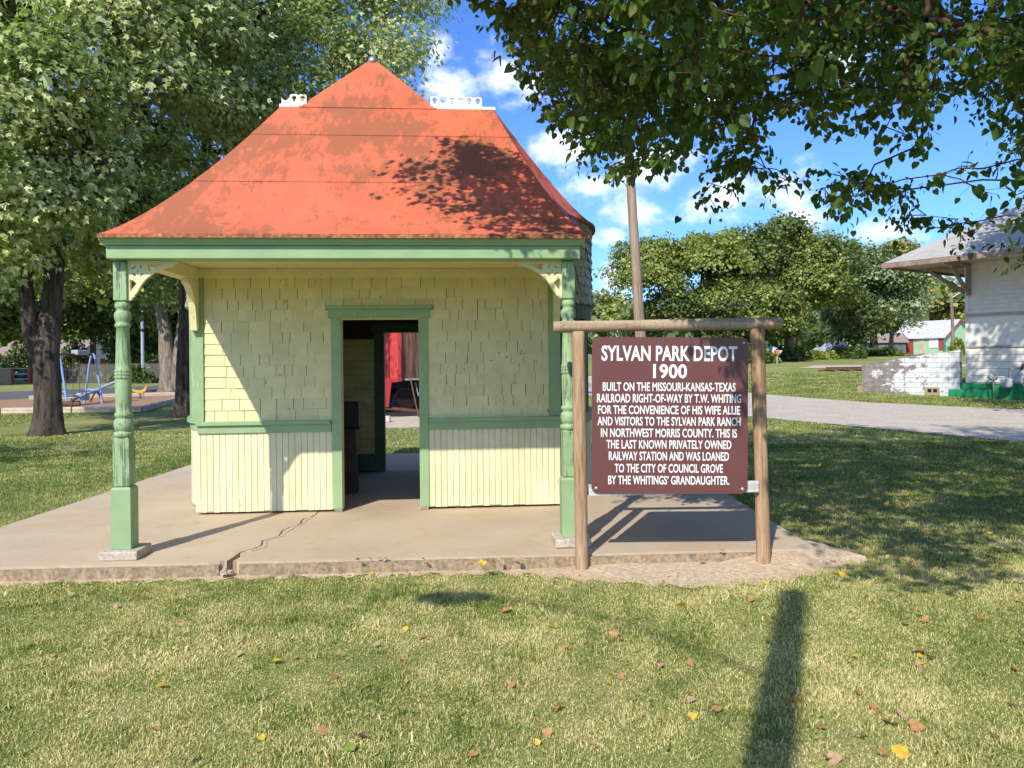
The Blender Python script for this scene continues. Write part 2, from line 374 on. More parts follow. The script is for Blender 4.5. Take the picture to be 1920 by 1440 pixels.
def strip(name, near, far, mat, lift, nu=24, nv=6, ragged=0.0):
    """a sheet laid on the terrain between two polylines"""
    def res(pl, n):
        pl = np.array(pl, float); s = np.concatenate(([0], np.cumsum(np.linalg.norm(np.diff(pl, axis=0), axis=1)))); t = np.linspace(0, s[-1], n)
        return np.stack([np.interp(t, s, pl[:, 0]), np.interp(t, s, pl[:, 1])], 1)
    A, B = res(near, nu), res(far, nu)
    if ragged:
        A = A + rng.normal(0, ragged, A.shape); B = B + rng.normal(0, ragged, B.shape)
    t = np.linspace(0, 1, nv)[:, None, None]; P = A[None] * (1 - t) + B[None] * t
    Z = gz(P[..., 0], P[..., 1]) + lift; v = np.concatenate([P, Z[..., None]], -1).reshape(-1, 3)
    i = (np.arange(nu - 1)[None, :] + nu * np.arange(nv - 1)[:, None]).ravel()
    f = np.stack([i, i + 1, i + nu + 1, i + nu], 1).ravel(); me = np_mesh(name, v, f, np.full(len(i), 4))
    bm = bmesh.new(); bm.from_mesh(me); bmesh.ops.recalc_face_normals(bm, faces=bm.faces)
    if sum(q.normal.z for q in bm.faces) < 0: bmesh.ops.reverse_faces(bm, faces=bm.faces)
    bm.to_mesh(me); bm.free()
    return tag(link(name, me, mat), kind='structure')

def gravel(name, c1, c2, c3, sc=60):
    k = NM(name, .95, .15); co = k.coord(kind='World'); f = k.noise(co, sc, 4, .75); g = k.noise(co, 1.2, 5, .6)
    c = k.ramp(f, [(.28, c1), (.5, c2), (.7, c3)]); c = k.mix(k.math('MULTIPLY', k.rng(g, .45, .65), .3), c, c1); k.color(c); k.bump(f, .8, .03); return k.m
MAT['road'] = gravel('road_gravel', (.35, .29, .22), (.52, .445, .355), (.68, .60, .50), 11)
MAT['asphalt'] = gravel('street_asphalt', (.09, .09, .095), (.13, .13, .135), (.18, .18, .18), 40)
MAT['dirt'] = gravel('bare_dirt', (.40, .28, .175), (.58, .44, .30), (.74, .59, .43), 26)
MAT['ballast'] = gravel('pale_ballast', (.32, .25, .18), (.56, .46, .35), (.72, .62, .50), 22)
MAT['cinder'] = gravel('dark_cinder', (.015, .015, .017), (.035, .035, .037), (.075, .072, .07), 34)
MAT['sand'] = gravel('playground_mulch', (.24, .13, .075), (.36, .215, .13), (.46, .30, .20), 24)
MAT['paledirt'] = gravel('pale_gravel', (.40, .32, .24), (.52, .43, .33), (.62, .54, .44), 20)

ROAD_NEAR = [(30, -13), (16, 8.2), (9.9, 14.9), (6.7, 22), (3.0, 33), (-1, 45)]
ROAD_FAR = [(46, -10), (22.4, 15.0), (15.6, 23.6), (9.9, 32.9), (8.0, 37), (6, 47)]
strip('gravel_road', ROAD_NEAR, ROAD_FAR, MAT['road'], .012, 60, 10, .06)
strip('asphalt_street', [(-60, 24), (-26, 34.5), (-21, 42), (-15.5, 52), (-2, 72)], [(-66, 33), (-33, 42.5), (-27, 50), (-21, 61), (-6, 82)], MAT['asphalt'], .01, 40, 6)
strip('playground_mulch', [(-21, 26.2), (-17.7, 26.6), (-12.95, 26.9)], [(-27.5, 33), (-23, 36.5), (-16.2, 39.5)], MAT['sand'], .02, 24, 8)
strip('pale_ballast', [(-7.3, 19.2), (-4, 19.3), (2, 20.0)], [(-7.6, 23.3), (-4, 23.4), (2, 25)], MAT['ballast'], .012, 40, 4, .08)
strip('dark_cinder', [(-7.6, 23.0), (-4, 23.2), (2, 24.8)], [(-10, 38), (-4, 40), (2, 42)], MAT['cinder'], .016, 40, 6, .1)
strip('pale_gravel_drive', [(19.5, 53), (25, 53), (36, 52)], [(22, 56.5), (27, 56.5), (38, 56)], MAT['paledirt'], .02, 24, 4, .15)
# trodden bare dirt in front of the sign and along the slab
def dirt_patch():
    n = 110; nv = 7; V = []
    for i in range(n):
        t = i / (n - 1); x = -4.8 + 7.75 * t; e = 6.02 + (x + 5.05) * .0503
        w = .10 + .05 * math.sin(i * 1.7) + (.44 * math.exp(-((x - 1.5) / .95) ** 2)) + (.10 if x > .2 else 0) + rng.normal(0, .015)
        if x > 2.5: w = max(.01, w * (1 - (x - 2.5) / .46))
        top = e + .06 if x < 2.35 else e + .03 + .30 * math.exp(-((x - 2.58) / .2) ** 2)
        up = .008 + .022 * min(1, max(0, (x - .3) / .4)) + .075 * min(1, max(0, (x - 1.7) / .5)) * (1 if x < 2.55 else max(0, 1 - (x - 2.55) / .4))
        for j in range(nv):
            u = j / (nv - 1); z = .006 + up * (u * u * (3 - 2 * u)) + .003 * math.sin(i * .9 + j * 2); V.append((x, e - w + (top - e + w) * u, z))
    F = [(i * nv + j, (i + 1) * nv + j, (i + 1) * nv + j + 1, i * nv + j + 1) for i in range(n - 1) for j in range(nv - 1)]
    o = MB().add(V, F).build('bare_dirt', MAT['dirt'], smooth=True); tag(o, kind='structure')
dirt_patch()

# concrete platform, broken along one crack
CRACK = [(-2.30, 6.10), (-2.27, 6.32), (-2.31, 6.45), (-2.20, 6.62), (-2.235, 6.85), (-2.16, 7.05), (-2.19, 7.3), (-2.11, 7.55), (-2.13, 7.8), (-2.06, 8.0), (-2.09, 8.4), (-2.0, 9.0),
         (-2.06, 9.5), (-1.93, 9.82), (-1.86, 9.9), (-1.62, 10.2), (-1.57, 10.45), (-1.50, 10.6), (-1.47, 10.9), (-1.38, 11.2), (-1.42, 11.7), (-1.3, 12.3), (-1.25, 13.2)]
def slab():
    pts = []
    for (x0, y0), (x1, y1) in zip(CRACK[:-1], CRACK[1:]):
        for k in range(4):
            t = k / 4; pts.append((x0 + (x1 - x0) * t + random.gauss(0, .008), y0 + (y1 - y0) * t))
    pts.append(CRACK[-1]); wid = [.05 if y < 6.4 else (.011 + .008 * random.random() if y < 8 else .006 + .007 * random.random()) for _, y in pts]
    def front(x): return 6.02 + (x + 5.05) * .0503
    left = [(-5.05 + i * .09, front(-5.05 + i * .09) + random.gauss(0, .005)) for i in range(30)]
    left = [p for p in left if p[0] < -2.42] + [(-2.37, front(-2.37) + .02)]
    c0 = [(x - w / 2, max(y, front(x) + .02)) for (x, y), w in zip(pts, wid)]
    c0[0] = (-2.34, front(-2.34) + .05)
    c1 = [(x + w / 2, max(y, front(x) + .02)) for (x, y), w in zip(pts, wid)]; c1[0] = (-2.24, front(-2.24) + .04)
    right = [(-2.2 + i * .1, front(-2.2 + i * .1) + random.gauss(0, .005)) for i in range(48)]
    o = MB().prism(left + c0 + [(-5.05, 13.2)], -.12, .12).build('concrete_platform', MAT['concrete']); tag(o, kind='structure')
    o = MB().prism(right + [(2.52, 6.40), (2.46, 13.2)] + c1[::-1], -.12, .117).build('concrete_platform', MAT['concrete']); tag(o, kind='structure')
    # crumbling footing course below the slab lip
    for xa, xb in ((-5.1, -2.36), (-2.2, 2.1)):
        n = int((xb - xa) / .06); a = []; b = []
        for i in range(n + 1):
            x = xa + (xb - xa) * i / n; a.append((x, front(x) - .016 - abs(random.gauss(0, .012)))); b.append((x, front(x) + .1))
        o = MB().prism(a + b[::-1], -.1, .098).build('platform_footing', MAT['rough_concrete']); tag(o, kind='structure')
    # mortar smeared along the crack
    a = []; b = []
    for x, y in pts:
        if 6.45 < y < 7.95:
            a.append((x + .010, y)); b.append((x + .03 + .03 * abs(math.sin(y * 5)) + random.gauss(0, .012), y))
    o = MB().prism(a + b[::-1], .115, .1215).build('mortar_patch', MAT['patch']); tag(o, kind='structure')
    m = MB()
    for q in range(7):
        x, y, s = -2.3 + random.gauss(0, .045), front(-2.3) - .02 + random.gauss(0, .035), random.uniform(.014, .035)
        m.add([(x + s * random.uniform(.6, 1) * sx, y + s * random.uniform(.6, 1) * sy, .035 + s * (sz + 1) * .5 * random.uniform(.7, 1.2)) for sx, sy, sz in ((-1, -1, -1), (1, -1, -1), (1, 1, -1), (-1, 1, -1), (-1, -1, 1), (1, -1, 1), (1, 1, 1), (-1, 1, 1))],
              [(3, 2, 1, 0), (4, 5, 6, 7), (0, 1, 5, 4), (1, 2, 6, 5), (2, 3, 7, 6), (3, 0, 4, 7)])
    tag(m.build('concrete_rubble', MAT['patch']), kind='stuff')
slab()

# ================================================================== THE DEPOT
YAW = math.atan2(.079, .997)
depot = empty('depot_shelter', (-1.375, 8.21, .12), YAW, 'small cream and green railway depot with a flared orange red roof and open doorway', 'depot')
G, CR = MAT['green'], MAT['cream']
HW = 1.89

# walls
def walls():
    w = MB()
    w.box(-1.89, -.44, 0, .12, .02, 2.6).box(.376, 1.89, 0, .12, .02, 2.6).box(-.44, .376, 0, .12, 2.04, 2.6).build('front_wall', CR, depot)
    # back wall, with its own doorway
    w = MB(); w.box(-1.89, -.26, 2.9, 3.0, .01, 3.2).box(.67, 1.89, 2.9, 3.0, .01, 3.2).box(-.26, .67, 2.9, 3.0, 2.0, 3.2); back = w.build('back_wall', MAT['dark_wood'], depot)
    for a, b in ((-1.87, -.385), (.8, 1.87)):
        w = MB(); z = .26
        while z < 1.84:
            w.add([(a, 2.898, z), (b, 2.898, z), (b, 2.886, z + .1), (a, 2.886, z + .1), (a, 2.878, z), (b, 2.878, z), (b, 2.884, z + .1), (a, 2.884, z + .1)],
                  [(3, 2, 1, 0), (4, 5, 6, 7), (0, 1, 5, 4), (2, 3, 7, 6), (1, 2, 6, 5), (3, 0, 4, 7)])
            z += .103
        w.build('inner_siding', MAT['inner_yellow'], back); MB().box(a, b, 2.87, 2.897, .01, .255).build('skirting', MAT['dark_green'], back)
    w = MB().box(-.38, -.24, 2.86, 3.02, .0, 2.0).box(.65, .79, 2.86, 3.02, 0, 2.0).box(-.42, .83, 2.862, 3.018, 2.003, 2.13); w.build('doorway_frame', MAT['dark_green'], depot)
    for s in (-1, 1):
        w = MB()
        x0, x1 = sorted((s * 1.89, s * 1.79))
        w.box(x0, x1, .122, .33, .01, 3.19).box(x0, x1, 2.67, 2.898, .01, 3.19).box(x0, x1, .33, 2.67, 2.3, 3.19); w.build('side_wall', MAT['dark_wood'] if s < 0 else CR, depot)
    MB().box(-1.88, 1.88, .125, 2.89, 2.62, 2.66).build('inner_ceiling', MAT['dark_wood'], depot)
    MB().box(-1.93, 1.80, -1.70, -.002, 2.585, 2.602).build('porch_ceiling', CR, depot)
    MB().box(-1.9, 1.86, -.03, -.0005, 2.485, 2.583).build('frieze_board', CR, depot, bevel=.004)
walls()

def front_shingles():
    m = MB(); row = 0; z = .975; rh = .1165
    def piece(a, b, z, zt):
        j = random.gauss(0, .0025); t = .012 + random.uniform(0, .004); g = random.choice([.0006, .0015, .0026, .0032])
        if random.random() < .03: j -= .006
        m.add([(a + g, -.001, z + j), (b - g, -.001, z + j + random.gauss(0, .001)), (b - g, -.001, zt), (a + g, -.001, zt), (a + g, -t, z + j), (b - g, -t, z + j), (b - g, -.005, zt), (a + g, -.005, zt)],
              [(3, 2, 1, 0), (4, 5, 6, 7), (0, 1, 5, 4), (1, 2, 6, 5), (2, 3, 7, 6), (3, 0, 4, 7)])
    while z < 2.48:
        zt = min(z + rh, 2.485)
        # the door case interrupts the lower rows
        if 2.06 <= z < 2.15: [piece(xx, xx + .189, 2.184, zt + .004) for xx in (-.6, -.411, -.222, -.033, .156, .346)]
        spans = [(-1.86, -.535), (.465, 1.78)] if z < 2.06 else ([(-1.86, -.6), (.535, 1.78)] if z < 2.15 else [(-1.86, 1.78)])
        for a, b in spans:
            x = a
            while x < b - 1e-4:
                w = random.choice([.09, .12, .15, .18, .2, .22, .25, .16]) * random.uniform(.85, 1.15); e = min(x + w, b)
                if b - e < .05: e = b
                piece(x, e, z, zt + (0 if zt >= 2.485 else .004)); x = e
        z += rh; row += 1
    sh = m.build('shingle_siding', MAT['cream_shingle'], depot)
    MB().box(-1.86, -.56, -.0009, -.0002, .98, 2.484).box(.49, 1.78, -.0009, -.0002, .98, 2.484).box(-.559, .489, -.0009, -.0002, 2.19, 2.484).build('sheathing', MAT['dark_wood'], sh)
front_shingles()

def wainscot():
    for a, b in ((-1.905, -.545), (.475, 1.895)):
        m = MB()
        n = round((b - a) / .066); w = (b - a) / n
        for i in range(n):
            x = a + i * w; zb = .02 + (random.random() ** 3) * .012
            m.box(x + .0013, x + w - .0013, -.013 - random.uniform(0, .0015), -.0008, zb, .852)
        wo = m.build('wainscot', MAT['cream_board'], depot, bevel=.003, seg=1); MB().box(a, b, -.0007, -.0002, .03, .85).build('backing', MAT['dark_wood'], wo)
    r = MB()
    r.box(-1.93, -.55, -.034, -.0135, .852, .935).box(-1.94, -.56, -.062, -.014, .9355, .978)
    r.build('belt_rail', MAT['green_trim'], depot, bevel=.004); r = MB()
    r.box(.478, 1.915, -.034, -.0135, .852, .935).box(.478, 1.935, -.062, -.014, .9355, .978); r.build('belt_rail', MAT['green_trim'], depot, bevel=.004)
    c = MB().box(-1.985, -1.862, -.03, .10, .98, 2.483); c.build('corner_board', G, depot, bevel=.004)
    c = MB().box(1.782, 1.905, -.03, .10, .98, 2.483); c.build('corner_board', G, depot, bevel=.004)
    MB().box(-1.96, -1.907, -.012, .10, .03, .85).build('corner_board', MAT['cream_board'], depot, bevel=.004)
    d = MB().box(-.545, -.442, -.028, .118, .03, 2.05).box(.378, .475, -.028, .118, .03, 2.05).box(-.572, .502, -.034, .116, 2.0505, 2.15).box(-.60, .53, -.068, -.002, 2.1505, 2.182)
    df = d.build('door_frame', MAT['green'], depot, bevel=.004)
    MB().box(-.53, -.445, -.024, .1, .0, .028).build('jamb_block', MAT['rough_concrete'], df)
    MB().box(.382, .465, -.024, .1, .0, .028).build('jamb_block', MAT['rough_concrete'], df)
wainscot()

# porch: beam, posts, brackets
MB().box(-2.05, 1.82, -1.85, -1.64, 2.447, 2.553).build('eave_beam', MAT['green_trim'], depot, bevel=.006)
def cornice():
    m = MB(); prof = [(-1.84, 2.5535), (-1.875, 2.556), (-1.877, 2.572), (-1.90, 2.588), (-1.904, 2.604), (-1.6, 2.604), (-1.6, 2.5535)]
    n = len(prof); vs = [(-2.085, y, z) for y, z in prof] + [(1.855, y, z) for y, z in prof]
    m.add(vs, [tuple(range(n)), tuple(range(2 * n - 1, n - 1, -1))] + [(i, (i + 1) % n, n + (i + 1) % n, n + i) for i in range(n)])
    m.build('cornice_moulding', MAT['green_trim'], depot)
cornice()
for x0, x1 in ((-2.04, -1.90), (1.67, 1.81)):
    MB().box(x0, x1, -1.628, .0, 2.449, 2.584).build('side_beam', CR, depot, bevel=.005)
PROF = [(.070, .985), (.083, 1.0), (.086, 1.015), (.083, 1.03), (.060, 1.036), (.070, 1.046), (.079, 1.07), (.082, 1.095), (.078, 1.12), (.068, 1.14), (.058, 1.148), (.072, 1.158), (.076, 1.175), (.072, 1.19), (.062, 1.197),
        (.065, 1.25), (.068, 1.36), (.067, 1.46), (.066, 1.472), (.072, 1.476), (.073, 1.488), (.066, 1.497), (.072, 1.503), (.073, 1.515), (.066, 1.524), (.071, 1.53), (.072, 1.542), (.064, 1.552), (.062, 1.62), (.057, 1.76), (.053, 1.893),
        (.064, 1.899), (.067, 1.912), (.063, 1.925), (.055, 1.931), (.059, 1.945), (.068, 1.968), (.071, 1.995), (.066, 2.018), (.055, 2.03), (.050, 2.045), (.064, 2.057), (.067, 2.072), (.063, 2.087), (.060, 2.103)]
def post(x, y, worn):
    m = MB().lathe([(r * .93, z) for r, z in PROF], 28, (x, y, 0))
    for hw, z0, z1, ch in ((.064, .578, .99, .014), (.052, 2.10, 2.446, .02)):
        m.add([(x + sx * (hw - (ch if z in (z0, z1) else 0)), y + sy * (hw - (ch if z in (z0, z1) else 0)), z) for z in (z0, z0 + ch, z1 - ch, z1) for sx, sy in ((-1, -1), (1, -1), (1, 1), (-1, 1))],
              [(3, 2, 1, 0), (12, 13, 14, 15)] + [(r * 4 + i, r * 4 + (i + 1) % 4, r * 4 + 4 + (i + 1) % 4, r * 4 + 4 + i) for r in range(3) for i in range(4)])
    p = m.build('veranda_post', MAT['green_worn'], depot)
    for f in p.data.polygons: f.use_smooth = len(f.vertices) == 4 and abs(f.normal.z) < .97 and 1.0 < f.center.z < 2.1
    b = MB(); hw = .080
    b.add([(x + sx * r, y + sy * r, z) for r, z in ((hw, .075), (hw, .565), (hw - .012, .582)) for sx, sy in ((-1, -1), (1, -1), (1, 1), (-1, 1))],
          [(3, 2, 1, 0), (8, 9, 10, 11)] + [(r * 4 + i, r * 4 + (i + 1) % 4, r * 4 + 4 + (i + 1) % 4, r * 4 + 4 + i) for r in range(2) for i in range(4)])
    b.build('pedestal', MAT['green'], p, bevel=.004)
    MB().box(x - .15, x + .155, y - .155, y + .16, .0, .074).build('footing_block', MAT['pad'], p, bevel=.012)
    return p
post(-1.985, -1.70, 1); post(1.733, -1.72, 0)

def bracket(x, s):
    out = [(0, 0), (.40, 0), (.39, -.018), (.372, -.026), (.375, -.036), (.35, -.048), (.30, -.058), (.25, -.078), (.205, -.105), (.165, -.136), (.13, -.17), (.105, -.205), (.085, -.242), (.068, -.27), (.055, -.282), (.052, -.298), (.035, -.305), (.028, -.325), (0, -.33)]
    cx, cz = .083, -.085; holes = []
    for q in range(4):
        a0 = PI / 4 + q * PI / 2
        arc = [(cx + .050 * math.cos(a0 + t), cz + .050 * math.sin(a0 + t)) for t in np.linspace(-.62, .62, 7)]
        inn = [(cx + (.030 + .018 * abs(t) / .5) * math.cos(a0 + t), cz + (.030 + .018 * abs(t) / .5) * math.sin(a0 + t)) for t in np.linspace(.5, -.5, 5)]
        holes.append(arc + inn)
    holes.append([(cx + .007 * math.cos(t), cz + .007 * math.sin(t)) for t in np.linspace(0, 2 * PI, 9)[:-1]])
    holes.append([(.165, -.03), (.285, -.028), (.23, -.055), (.175, -.088), (.165, -.065)])
    holes.append([(.018, -.155), (.045, -.165), (.072, -.19), (.045, -.222), (.018, -.262)])
    loops = [[(x + s * a, 2.446 + b) for a, b in lp] for lp in [out] + holes]
    curve_plate('corner_bracket', loops, .035, MAT['cream'], depot, Matrix.Translation((0, -1.71, 0)))
bracket(-1.985 + .053, 1); bracket(1.733 - .053, -1)
for xc in (-1.935, 1.86):
    m = MB(); out = [(-.03, 2.446), (-.36, 2.446), (-.36, 2.40), (-.30, 2.385), (-.22, 2.32), (-.16, 2.22), (-.125, 2.10), (-.105, 1.98), (-.10, 1.93), (-.031, 1.93)]
    n = len(out); m.add([(xc - .035, y, z) for y, z in out] + [(xc + .035, y, z) for y, z in out], [tuple(range(n)), tuple(range(2 * n - 1, n - 1, -1))] + [(i, (i + 1) % n, n + (i + 1) % n, n + i) for i in range(n)])
    m.build('wall_bracket', CR, depot, bevel=.004)

# bays
def bay_pt(s, a, off=0): return (s * (1.89 + ((.58 if s > 0 else .46) + off) * math.sin(a)), 1.5 - (1.2 + off * .6) * math.cos(a))
def bay_ring(m, s, o0, o1, z0, z1, oo0=None, oo1=None, n=24):
    """curved wall strip with inner/outer offsets"""
    oo0 = o0 if oo0 is None else oo0; oo1 = o1 if oo1 is None else oo1; vs = []; fs = []
    for i in range(n + 1):
        a = PI * i / n
        for off, z in ((o0, z0), (o1, z0), (oo1, z1), (oo0, z1)): vs.append((*bay_pt(s, a, off), z))
    for i in range(n):
        for k in range(4): fs.append((i * 4 + k, i * 4 + (k + 1) % 4, i * 4 + 4 + (k + 1) % 4, i * 4 + 4 + k))
    fs += [(0, 1, 2, 3), tuple(n * 4 + k for k in (3, 2, 1, 0))]; m.add(vs, fs)
def bay(s):
    m = MB(); nb = 46
    bay_ring(m, s, -.06, -.012, .02, .85)
    for i in range(nb):
        a = PI * (i + .5) / nb; x, y = bay_pt(s, a, -.006); x2, y2 = bay_pt(s, a + .01, -.006); t = Vector((x2 - x, y2 - y, 0)).normalized()
        xa, ya = bay_pt(s, PI * i / nb); xb, yb = bay_pt(s, PI * (i + 1) / nb); hwd = math.hypot(xb - xa, yb - ya) / 2 - .002
        m.obox((x, y, .435), t, Vector((t.y, -t.x, 0)), (0, 0, 1), hwd, .006, .415 - random.random() * .008)
    root = m.build('bay_window', MAT['cream_board'], depot)
    r = MB(); bay_ring(r, s, -.08, .012, .851, .93); bay_ring(r, s, -.09, .05, .931, .975); r.build('window_sill', MAT['green_trim'], root)
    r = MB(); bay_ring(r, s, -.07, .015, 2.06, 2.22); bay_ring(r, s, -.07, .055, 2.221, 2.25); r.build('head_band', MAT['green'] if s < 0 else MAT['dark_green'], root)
    k = 4
    for i in range(k + 1):
        fr = MB(); a = PI * i / k; a = min(max(a, .10), PI - .10); x, y = bay_pt(s, a, -.03); x2, y2 = bay_pt(s, a + .01, -.03); t = Vector((x2 - x, y2 - y, 0)).normalized()
        fr.obox((x, y, 1.517), t, Vector((t.y, -t.x, 0)), (0, 0, 1), .05, .035, .541)
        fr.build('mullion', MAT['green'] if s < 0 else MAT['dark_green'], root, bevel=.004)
    for i in range(k):
        a0 = max(PI * i / k, .1); a1 = min(PI * (i + 1) / k, PI - .1); p = Vector((*bay_pt(s, a0, -.03), 0)); q = Vector((*bay_pt(s, a1, -.03), 0)); d = (q - p); l = d.length; d.normalize(); p = p + d * .052; q = q - d * .052
        nrm = Vector((d.y, -d.x, 0))
        sash = MB()
        for u in (0, 1): sash.obox((p if u == 0 else q) + d * (.02 if u == 0 else -.02) + Vector((0, 0, 1.517)), d, nrm, (0, 0, 1), .02, .02, .541)
        for z0, z1 in ((.977, 1.03), (1.50, 1.545), (2.0, 2.058)): sash.obox((p + q) / 2 + Vector((0, 0, (z0 + z1) / 2)), d, nrm, (0, 0, 1), (q - p).length / 2, .018, (z1 - z0) / 2)
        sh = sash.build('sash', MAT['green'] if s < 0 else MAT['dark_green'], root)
        MB().obox((p + q) / 2 + Vector((0, 0, 1.515)), d, nrm, (0, 0, 1), (q - p).length / 2, .003, .484).build('pane', MAT['glass'], sh)
    # fish-scale shingles, flaring at foot and eave
    sk = MB(); bay_ring(sk, s, -.06, -.012, 2.252, 3.19); rows = 9; rh = .94 / rows
    def off(z): u = (z - 2.25) / .95; return .045 * (1 - u) ** 3 + .03 * u ** 2 - .008
    for rI in range(rows):
        z0 = 2.252 + rI * rh; nn = 34
        for i in range(nn):
            a = PI * (i + (.5 if rI % 2 else 0)) / nn
            if a > PI - .02 or a < .02: continue
            da = PI / nn * .47; tilt = random.gauss(0, .006); o0 = off(z0) + .022 + random.uniform(0, .014); o1 = off(z0 + rh) + .004; zb = z0 - .012 + random.gauss(0, .008)
            pts = [(-1, .25), (-.55, .03), (0, 0), (.55, .03), (1, .25), (1, 1.25), (-1, 1.25)]; vs = []
            for th in (0, .010):
                for u, w in pts:
                    oz = o0 + (o1 - o0) * w - th + tilt * u; vs.append((*bay_pt(s, a + u * da, oz), min(3.19, zb + w * rh)))
            n = 7; sk.add(vs, [tuple(range(n)), tuple(range(2 * n - 1, n - 1, -1))] + [(q, (q + 1) % n, n + (q + 1) % n, n + q) for q in range(n)])
    sk.build('scalloped_shingles', MAT['old_shingle'], root)
bay(-1); bay(1)

# roofs: flared sheets with lapped seams
def loft(name, outline, targets, ze, p, ts, closed, mat, parent, thick=.03, inset=.25, centre=None, zf=None):
    ez = zf or (lambda x, y: ze)
    vs = []; fs = []; n = len(outline); rings = []
    def ring(t, dz):
        b = len(vs)
        for (x, y), (tx, ty, tz) in zip(outline, targets):
            e0 = ez(x, y); vs.append((x + (tx - x) * t, y + (ty - y) * t, e0 + (tz - e0) * t ** p + dz))
        rings.append(b)
    ring(0, 0)
    for t in ts:
        if t < 0: ring(-t, .001); ring(-t - .004, .0085)
        else: ring(t, .004)
    ring(1, .004)
    m = n if closed else n - 1
    for a, b in zip(rings[:-1], rings[1:]):
        for i in range(m): j = (i + 1) % n; fs.append((a + i, a + j, b + j, b + i))
    me = bpy.data.meshes.new(name); me.from_pydata(vs, [], fs); me.update()
    bm = bmesh.new(); bm.from_mesh(me); bmesh.ops.remove_doubles(bm, verts=bm.verts, dist=.0004); bmesh.ops.recalc_face_normals(bm, faces=bm.faces)
    if sum(f.normal.z for f in bm.faces) < 0: bmesh.ops.reverse_faces(bm, faces=bm.faces)
    bm.to_mesh(me); bm.free(); o = link(name, me, mat, parent)
    # edge strip and soffit
    e = MB(); c = centre; vs = []; fs = []
    for (x, y) in outline:
        dx, dy = c[0] - x, c[1] - y; l = math.hypot(dx, dy); ux, uy = dx / l, dy / l
        e0 = ez(x, y); vs += [(x - ux * .004, y - uy * .004, e0 + .003), (x - ux * .004, y - uy * .004, e0 - thick), (x + ux * inset, y + uy * inset, e0 - thick + .004), (x + ux * .02, y + uy * .02, e0 + .002)]
    for i in range(m):
        j = (i + 1) % n
        for k in range(4): fs.append((i * 4 + k, i * 4 + (k + 1) % 4, j * 4 + (k + 1) % 4, j * 4 + k))
    e.add(vs, fs); e.build('roof_edge', MAT['roof_edge'], o)
    return o
def roofs():
    # one flared hip: the front slope sweeps from the low porch eave to the ridge, the side eaves climb to the bays
    XL, XR, YR, ZR = -1.02, 1.20, -.10, 4.27; out = []; tg = []
    def put(x, y):
        out.append((x, y)); f = (x + 2.08) / 3.97
        tg.append((XL + (XR - XL) * min(1, max(0, f)) if (y < -1.9 or y > 3.3) else (XR if x > 0 else XL), YR, ZR))
    for i in range(60): put(-2.08 + 3.97 * i / 60, -1.93)
    for i in range(12): put(1.89 + .17 * i / 12, -1.93 + 2.0 * i / 12)
    for i in range(3, 25): x, y = bay_pt(1, PI * i / 24, .08); put(max(x, 2.06), min(y, 3.2))
    for i in range(30): put(2.06 - 4.12 * i / 30, 3.45)
    for i in range(22): x, y = bay_pt(-1, PI - PI * i / 24, .08); put(min(x, -2.07), min(y, 3.2))
    for i in range(12): put(-2.07 - .01 * i / 12, .07 - 2.0 * i / 12)
    def zf(x, y):
        u = min(1, max(0, (y + 1.93) / 2.2)); return 2.634 + .566 * (u * u * (3 - 2 * u))
    main = loft('roof', out, tg, 2.634, 1.24, [.04, .08, .13, .19, .26, .34, -.455, .53, .60, .67, .73, -.795, .86, .93], True, MAT['roof'], depot, .03, .2, (-.05, .75), zf)
    # small pointed peak standing on the front edge of the ridge
    g = MB(); A = (-.12, .44, 5.0); P = [(-.84, YR - .024, ZR - .012), (.60, YR - .024, ZR - .012), (.54, .95, 4.02), (-.78, .95, 4.02)]
    def mid(p, q, t): return tuple(p[k] + (q[k] - p[k]) * t for k in range(3))
    rows = [[mid(p, A, t) for p in P] for t in (0, .1, .3, .55, .8, .97)]
    vs = [v for r in rows for v in r]; fs = [(r * 4 + k, r * 4 + (k + 1) % 4, r * 4 + 4 + (k + 1) % 4, r * 4 + 4 + k) for r in range(5) for k in range(4)] + [(20, 21, 22, 23)]
    porch = g.add(vs, fs).build('roof_peak', MAT['roof'], main); ap = A; ZA = A[2]
    for xa, xb in ((XL - .02, -.80), (.56, XR + .02)): MB().box(xa, xb, YR - .01, YR + .09, ZR - .012, ZR + .022).build('ridge_board', MAT['white_metal'], main)
    for xa in (-2.0, 1.80):
        MB().add([(xa + d, y, z) for d in (-.02, .02) for y, z in ((-1.80, 2.59), (-.03, 2.59), (-.03, 3.08), (-.5, 2.98), (-1.0, 2.84), (-1.5, 2.66))], [tuple(range(6)), tuple(range(11, 5, -1))] + [(i, (i + 1) % 6, 6 + (i + 1) % 6, 6 + i) for i in range(6)]).build('eave_infill', MAT['old_shingle'], depot)
    # cast cresting: a band and a row of pierced loops, some broken
    for xl, xr, nl in ((XL, -.76, 3), (.53, 1.08, 6)):
      zb = ZR + .0225; w = (xr - xl) / nl; out2 = [(xl, zb), (xr, zb)]; holes = []
      for i in range(nl):
          x1 = xr - i * w; x0 = x1 - w; cx = (x0 + x1) / 2; ht = .105 + random.gauss(0, .004); broken = random.random() < .14
          if broken: out2 += [(x1 - w * .02, zb + .075), (x1 - w * .3, zb + .045), (x1 - w * .7, zb + .04), (x0 + w * .03, zb + .07)]
          else:
              out2 += [(x1 - w * .03, zb + ht * .9), (x1 - w * .16, zb + ht), (x1 - w * .84, zb + ht), (x0 + w * .03, zb + ht * .9)]
              holes.append([(cx + px_ * w, zb + pz_) for px_, pz_ in ((-.14, .03), (.14, .03), (.12, .05), (.27, .06), (.27, .082), (.15, .092), (-.15, .092), (-.27, .082), (-.27, .06), (-.12, .05))])
      curve_plate('ridge_cresting', [out2] + holes, .03, MAT['white_metal'], main, Matrix.Translation((0, YR + .02, 0)))
